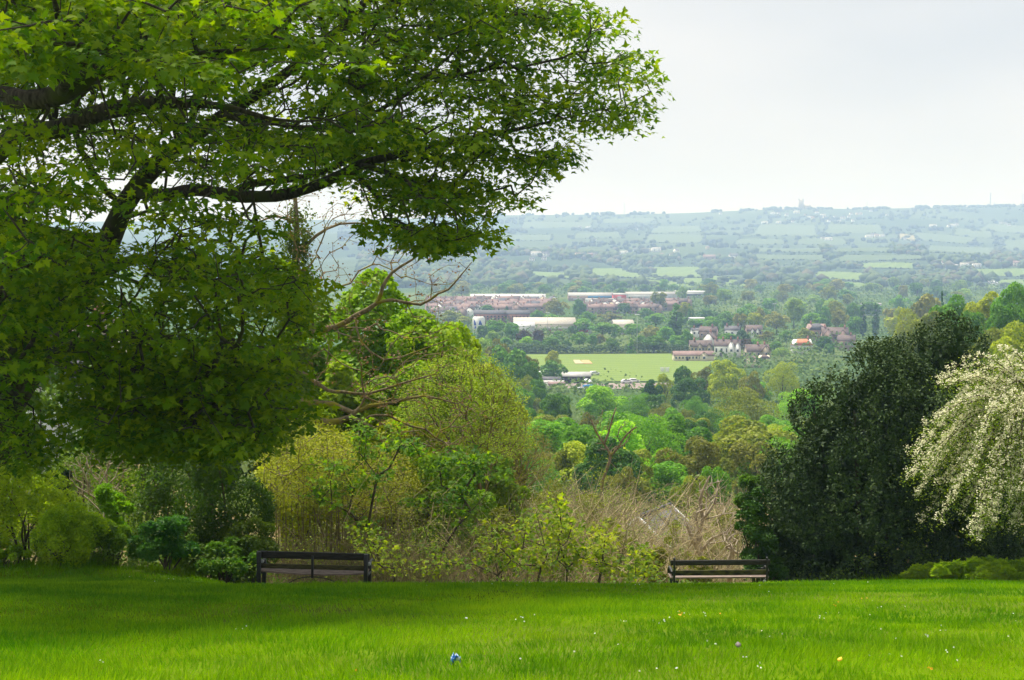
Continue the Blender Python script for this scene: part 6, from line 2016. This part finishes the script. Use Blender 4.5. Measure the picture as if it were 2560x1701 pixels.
for k, r in enumerate(HP):
    if k not in hused:
        for ch in list(r.children):
            for g in list(ch.children):
                bpy.data.objects.remove(g)
            bpy.data.objects.remove(ch)
        bpy.data.objects.remove(r)

# church tower and masts on the ridge, floodlights by the field
def ridge_spot(u):
    Y = 5480.0
    X = (u - 1280) / FPX * Y
    return X, Y, gz(X, Y)


X, Y, Z = ridge_spot(2000)
ch = thing("church", "square church tower on the skyline of the ridge", "church", (X, Y, Z))
MB().box(-8, 8, -8, 8, -4, 30).build("tower", "stone_wall", ch)
pn = MB()
for sx in (-1, 1):
    for sy in (-1, 1):
        pn.box(sx * 7 - 1, sx * 7 + 1, sy * 7 - 1, sy * 7 + 1, 30, 36)
        MB().box(sx * 7 - 1, sx * 7 + 1, sy * 7 - 1, sy * 7 + 1, 30.02, 37).build("pinnacle", "stone_wall", ch)
MB().prism([(-7, -2), (7, -2), (7, 10), (0, 16), (-7, 10)], "x", 8.1, 34).build("nave", "stone_wall", ch)
for lab, u, h, r in [("thin radio mast on the ridge left of the sky's middle", 1560, 42, .9), ("tall radio mast on the ridge near the right edge", 2472, 52, 1.5), ("radio mast on the ridge at the right picture edge", 2552, 46, .9), ("faint short mast right of the church tower", 2166, 28, .6)]:
    X, Y, Z = ridge_spot(u)
    o = thing("radio_mast", lab, "mast", (X, Y, Z))
    MB().tube([(0, 0, -3), (0, 0, h * .6), (0, 0, h)], [r, r * .7, r * .3], 6).build("pole", "steel", o)
    for z in (.55, .72, .85):
        MB().tube([(0, 0, h * z), (0, 0, h * z + 2.5)], r * 1.7, 6).build("aerial", "steel", o)
for lab, u, v, Y in [("slender floodlight mast behind the cricket field", 1593, 787, 728), ("floodlight mast among the trees left of the golden tree's right", 1841, 764, 1000), ("floodlight mast left of the pale green tree", 1936, 760, 1000), ("floodlight mast in front of the large tan tree", 1369, 782, 880)]:
    t_ = at(u, v, Y)
    g = gz(t_[0], Y)
    o = thing("floodlight_mast", lab, "mast", (t_[0], Y, g))
    H = t_[2] - g
    MB().tube([(0, 0, -1), (0, 0, H)], [.16, .09], 7).build("pole", "steel", o)
    MB().box(-1.1, 1.1, -.12, .12, H - .1, H + .1).build("crossbar", "steel", o)
    for x in (-.85, -.3, .3, .85):
        MB().box(x - .22, x + .22, -.35, -.125, H - .2, H + .25).build("lamp", "lamp_white", o)


# cars by the barn
def car(label, u, v, paint, rz, van=False, name="parked_car", Y0=400, s=1.0):
    p = hit(u, v, Y0, 1000)
    o = thing(name, label, "van" if van else "car", (p[0], p[1], p[2] + .32), rz)
    o.scale = (s, s, s)
    top = [(-2.1, .35), (2.1, .35), (2.1, .8), (1.9, 1.0), (1.35, 1.05), (.75, 1.5), (-1.2, 1.52), (-1.95, 1.05), (-2.1, .9)]
    if van:
        top = [(-2.3, .35), (2.2, .35), (2.2, .95), (1.9, 1.2), (1.4, 2.0), (1.1, 2.1), (-2.3, 2.1)]
    MB().prism(top, "y", -.85, .85).build("body", paint, o, .06)
    gl = [(.75, 1.08), (1.25, 1.08), (.72, 1.42), (.3, 1.44), (-1.1, 1.45), (-1.65, 1.08)] if not van else [(1.0, 1.25), (1.75, 1.25), (1.35, 1.9), (1.0, 1.95)]
    for sy in (-1, 1):
        MB().prism(gl, "y", sy * .87 - .012, sy * .87 + .012).build("window", "window_glass", o)
        for wx in (-1.3, 1.3):
            w = MB().tube([(wx, sy * .70, .32), (wx, sy * .88, .32)], .32, 14).build("wheel", "rubber", o)
            MB().tube([(wx, sy * .885, .32), (wx, sy * .90, .32)], .19, 10).build("rim", "car_silver", w)
    return o


car("silver car at the edge of the yard beside the barn", 1467, 958, "car_silver", 1.2)
car("second silver car in front of the edge of the yard", 1476, 962, "car_silver", 1.5)
car("bright blue van behind the top of the lime tree", 1473, 980, "car_blue", .6, True, "parked_van")
car("white van left of the blue van on the yard's lower grass", 1453, 986, "car_silver", 1.0, True, "parked_van")
car("white car on the track right of the yard", 1567, 961, "car_white", .2)
car("second white car farther right on the track", 1585, 959, "car_white", .1)
car("white van beside the sheds left of the barn", 1353, 944, "car_white", 1.3, True, "parked_van")
car("small white car on the field edge by the barn's right end", 1486, 940, "car_white", .4)
# white sight screens on the field
for lab, u, v in [("white sight screen on the cricket field's near right edge", 1656, 934), ("second white sight screen beside the first on the cricket field", 1668, 934)]:
    p = hit(u, v, 400, 1000)
    o = thing("sight_screen", lab, "screen", p + np.array([0, 0, .3]))
    for k in range(5):
        MB().box(-.8, .8, -.05, .05, .4 + k * .36, .4 + k * .36 + .32).build("board", "white_paint", o)
    for x in (-.7, .7):
        MB().box(x - .05, x + .05, .06, .14, 0, 2.3).build("post", "steel", o)
for i, (u, v, c) in enumerate([(2455, 695, "car_white"), (2462, 700, "car_silver"), (2472, 706, "car_white"), (2482, 711, "car_white"), (2490, 714, "car_silver"), (2467, 698, "car_white")]):
    o = car("tiny pale car on the far dual carriageway" if c == "car_white" else "tiny silver car on the far dual carriageway", u, v, c, 1.9, Y0=1500, s=1.5)
    o["group"] = "cars on the far road"
    p = hit(u, v, 1500)
    o.location = p + np.array([0, 0, 2.3])

# ------------------------------------------------------------------ distant woods, hedgerows and ridge trees
ICO_V, ICO_F = None, None
import bmesh
bm = bmesh.new()
bmesh.ops.create_icosphere(bm, subdivisions=1, radius=1)
ICO_V = np.array([v.co[:] for v in bm.verts])
ICO_F = np.array([[v.index for v in f.verts] for f in bm.faces])
bm.free()


def blobs(P, S, rng):
    """Small rough crowns for trees too far away to tell their leaves."""
    N = len(P)
    K = len(ICO_V)
    j = 1 + .40 * (rng.random((N, K)) - .5) * 2
    v = P[:, None] + ICO_V[None] * j[..., None] * S[:, None, :]
    loops = (np.arange(N)[:, None, None] * K + ICO_F[None]).ravel()
    tone = np.clip(rng.random(N) * .7 + .15, 0, 1)
    fr = np.clip(np.repeat(tone, len(ICO_F)) + .25 * (rng.random(N * len(ICO_F)) - .5), 0, 1)
    return v.reshape(-1, 3), loops, np.full(N * len(ICO_F), 3), fr


fr_ = np.random.default_rng(313)
fpoly = [np.array([hit(u, v, 1500)[:2] for u, v in q]) for q, _ in FIELDS]
# hedges round the fields
hp_, hs_ = [], []
for poly in fpoly:
    for i in range(4):
        a, b = poly[i], poly[(i + 1) % 4]
        Ln = np.linalg.norm(b - a)
        m = int(Ln / 6)
        for t in np.linspace(0, 1, max(m, 2)):
            if fr_.random() < .72:
                q = a + (b - a) * t + fr_.normal(size=2) * 2.0
                big_ = fr_.random() < .10
                s = fr_.uniform(3, 5.5) if big_ else fr_.uniform(1.2, 2.4)
                hp_.append((q[0], q[1], gz(q[0], q[1]) + s * .6))
                hs_.append((s * 1.25, s * 1.25, s))
hp_, hs_ = np.array(hp_), np.array(hs_)
tag(link("hedgerows", mesh_np("hedgerows", *blobs(hp_, hs_, fr_)), "far_leaf", None, (.05, .08, .04)), "dark hedgerows with scattered trees between the far fields", "hedge", None, "stuff")


def far_wood(name, label, n, urange, vr, color, size, dens=None, seed=1):
    rng = np.random.default_rng(seed)
    Y = np.interp(rng.random(n), [0, 1], vr)
    u = rng.uniform(*urange, n)
    x = (u - 1280) / FPX * Y
    ok = vnoise(x, Y, 170, 61) * .6 + vnoise(x, Y, 60, 62) * .4 > (dens if dens is not None else .42)
    pts = np.stack([x, Y], 1)
    for poly in fpoly:
        ok &= ~inside(poly, pts)
    top_px = px(np.stack([x, Y, ground_z(x, Y) + size * 1.2], 1))
    for q_, mm in FIELDS:
        ok &= ~inside(np.array(q_, float), top_px)
    x, Y = x[ok], Y[ok]
    s = size * rng.uniform(.6, 1.4, len(x))
    z = ground_z(x, Y) + s * .55
    tag(link(name, mesh_np(name, *blobs(np.stack([x, Y, z], 1), np.stack([s * 1.15, s * 1.15, s], 1), rng)), "far_leaf", None, color), label, "woodland", None, "stuff")


far_wood("lower_woodland", "hazy mixed woodland on the rising ground behind the warehouses", 2600, (900, 2560), (1950, 3300), (.070, .115, .035), 6.5, .38, 1)
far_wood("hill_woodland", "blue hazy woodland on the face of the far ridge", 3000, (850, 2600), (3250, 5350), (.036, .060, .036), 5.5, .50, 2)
far_wood("tan_copses", "paler half leafed copses scattered over the rising ground", 900, (900, 2560), (1950, 3500), (.10, .10, .05), 6.5, .46, 3)
# ridge line trees
u = fr_.uniform(1000, 2620, 800)
cl = vnoise(u, u * 0, 34, 71)
wooded = np.interp(u, [1000, 1200, 1700, 1800, 1850, 2300, 2560], [.55, .5, .35, .45, .75, .7, .9])
k = fr_.random(len(u)) < np.clip((cl - (1 - wooded)) * 3 + .1, 0, 1)
u = u[k]
Y = fr_.uniform(5400, 5560, len(u))
x = (u - 1280) / FPX * Y
s = fr_.uniform(3.5, 7, len(u)) * (.6 + .5 * cl[k])
tag(link("ridge_trees", mesh_np("ridge_trees", *blobs(np.stack([x, Y, ground_z(x, Y) + s * .6], 1), np.stack([s * 1.3, s * 1.3, s], 1), fr_)), "far_leaf", None, (.035, .07, .03)), "line of hazy trees along the skyline of the ridge", "trees", None, "stuff")

# leafy growth that closes the valley floor between trees, away from the field, yard and estate
vc = np.random.default_rng(515)
n = 60000
Y = 500 * (2000 / 500) ** vc.random(n)
u = vc.uniform(1040, 2620, n)
x = (u - 1280) / FPX * Y
hum = vnoise(x, Y, 14, 81) * .6 + vnoise(x, Y, 40, 82) * .6
ok = ~inside(np.array([(-18, 540), (66, 540), (101, 742), (0, 734)], float), np.stack([x, Y], 1)) & (hum > .42)
ok &= ~((Y > 1120) & (Y < 1560) & (u > 1060) & (u < 1730) & (vc.random(n) < .93))
x, Y, hum = x[ok], Y[ok], hum[ok]
n = len(x)
z = ground_z(x, Y) + (hum - .4) * 14 * vc.random(n) ** .35
a = leaves(np.stack([x, Y, z], 1), unit(np.array([0, -.5, 1.0]) + .6 * vc.normal(size=(n, 3))), 1.25 * vc.uniform(.6, 1.4, n) * np.maximum(1, Y / 800) ** .8, CLUMP, rnd=np.clip(.6 * vnoise(x, Y, 11, 83) + .4 * vc.random(n), 0, 1))
tag(link("valley_undergrowth", mesh_np("valley_undergrowth", *a), "far_leaf", None, (.095, .165, .03)), "bushes and hedges filling the valley floor between the trees", "undergrowth", None, "stuff")

# hedge along the far edge of the cricket field
n = 9000
x = vc.uniform(-8, 108, n)
Y = 737 + (x + 8) * .07 + vc.normal(size=n) * 3
z = ground_z(x, Y) + (1.5 + 4.5 * vnoise(x, Y * 0, 7, 85)) * vc.random(n) ** .5
a = leaves(np.stack([x, Y, z], 1), unit(np.array([0, -.6, 1.0]) + .6 * vc.normal(size=(n, 3))), .8 * vc.uniform(.6, 1.4, n), CLUMP)
tag(link("field_hedge", mesh_np("field_hedge", *a), "far_leaf", None, (.055, .11, .02)), "dark hedge along the far edge of the cricket field", "hedge", None, "stuff")

# ------------------------------------------------------------------ labels of look-alike trees and houses: say where each one stands
MARKS = [(1506, 1000, "bright lime tree"), (1728, 985, "big dark bluish tree"), (1850, 1040, "fuzzy olive willow"), (1662, 1035, "brown domed willow"), (1646, 1150, "small lime tree"), (1535, 1100, "tall dead tree"), (1734, 905, "red roofed pavilion"),
         (1819, 885, "white chimneyed house"), (1433, 930, "dark barn"), (2088, 840, "large brick villa"), (2006, 880, "orange roofed house"), (1893, 895, "brown roofed gabled house"), (1690, 800, "tall dark poplar"), (2174, 795, "twin poplars"), (1197, 805, "sign tower"),
         (1360, 822, "beige retail warehouse"), (1270, 746, "very long white warehouse"), (1480, 742, "blue fascia warehouse"), (1255, 790, "red brick flats"), (1593, 825, "slender floodlight mast"), (2178, 755, "bright white block"), (1160, 980, "budding tree"), (1382, 890, "golden domed tree"),
         (1440, 1110, "dark tree by the dead tree"), (2285, 795, "yellow tree of the right wood"), (2210, 835, "top of the holly"), (1730, 735, "white office range"), (1900, 1120, "holly's left flank"), (2000, 508, "church tower"), (1560, 518, "thin ridge mast"), (2472, 495, "tall ridge mast"),
         (1772, 654, "pale farm shed"), (1833, 650, "white barn roof"), (2478, 702, "dual carriageway"), (1560, 685, "bright middle meadow"), (2500, 680, "meadow at the right edge"), (2270, 595, "ploughed field"), (1412, 1330, "upright maple sapling"), (1802, 1420, "farther bench"), (1650, 1300, "grey roof in the scrub"), (1757, 1310, "pale crooked dead tree"), (985, 1290, "tall young maple"), (1208, 860, "yellowish tree left of the field"), (1303, 985, "green tree below the sheds"), (1250, 1120, "brown twiggy sapling"), (1030, 640, "white shed on the far left slope"), (2356, 735, "dark conifer above the right wood"), (2316, 748, "tan tree behind the right wood"), (1985, 775, "pale tree by the masts"), (1340, 1090, "tree beside the budding tree"), (1110, 1230, "leaning young maple"), (1430, 640, "row of white houses")]
PREFIX = {"trees of the wooded slope": None, "hazy trees on the plain": "hazy tree", "belt of trees behind the cricket field": None, "trees among the valley houses": None, "wood behind the warehouses": "hazy tree", "estate houses in the valley": None, "ridge village houses": "white village house",
          "hillside farms": "white farm building", "houses at the foot of the ridge": "white house", "houses by the far road": "white roadside house", "small bushes in the dead brush": "small olive bush"}
bpy.context.view_layer.update()
taken = {}
todo = []
for o in SC.objects:
    if o.parent is None and o.get("group") in PREFIX:
        zoff = 3.0
        c = np.array(o.location) + np.array([0, 0, zoff])
        uvo = px(c)[0]
        base_l = PREFIX[o["group"]]
        if base_l is None:
            base_l = o["label"]
            for cut in (" among the", " in the", " low among", " behind the", " before the", " rising", " at the", " beside the", " left of"):
                if cut in base_l:
                    base_l = base_l[:base_l.index(cut)]
        todo.append((o, uvo, base_l))
for o, uvo, base_l in todo:
    ds = sorted(((math.hypot(a - uvo[0], (b - uvo[1]) * 1.6), a, b, nm) for a, b, nm in MARKS))[:5]

    def rel(a, b):
        dx, dy = uvo[0] - a, (uvo[1] - b) * 1.6
        side = "right of" if dx > 0 else "left of"
        vert = "below" if dy > 0 else "above"
        if abs(dx) > 2 * abs(dy):
            return side
        if abs(dy) > 2 * abs(dx):
            return vert
        return vert + " and " + side

    def near(d):
        return "just " if d < 34 else "well " if d > 95 else ""

    opts = [f"{base_l} {near(ds[0][0])}{rel(ds[0][1], ds[0][2])} the {ds[0][3]}"]
    for k in range(1, 5):
        opts.append(opts[0] + f", {rel(ds[k][1], ds[k][2])} the {ds[k][3]}")
    opts = [t for t in opts if len(t.replace(",", "").split()) <= 16]
    pick = next((t for t in opts if t not in taken), opts[-1] if opts else None)
    if pick:
        taken[pick] = True
        o["label"] = pick
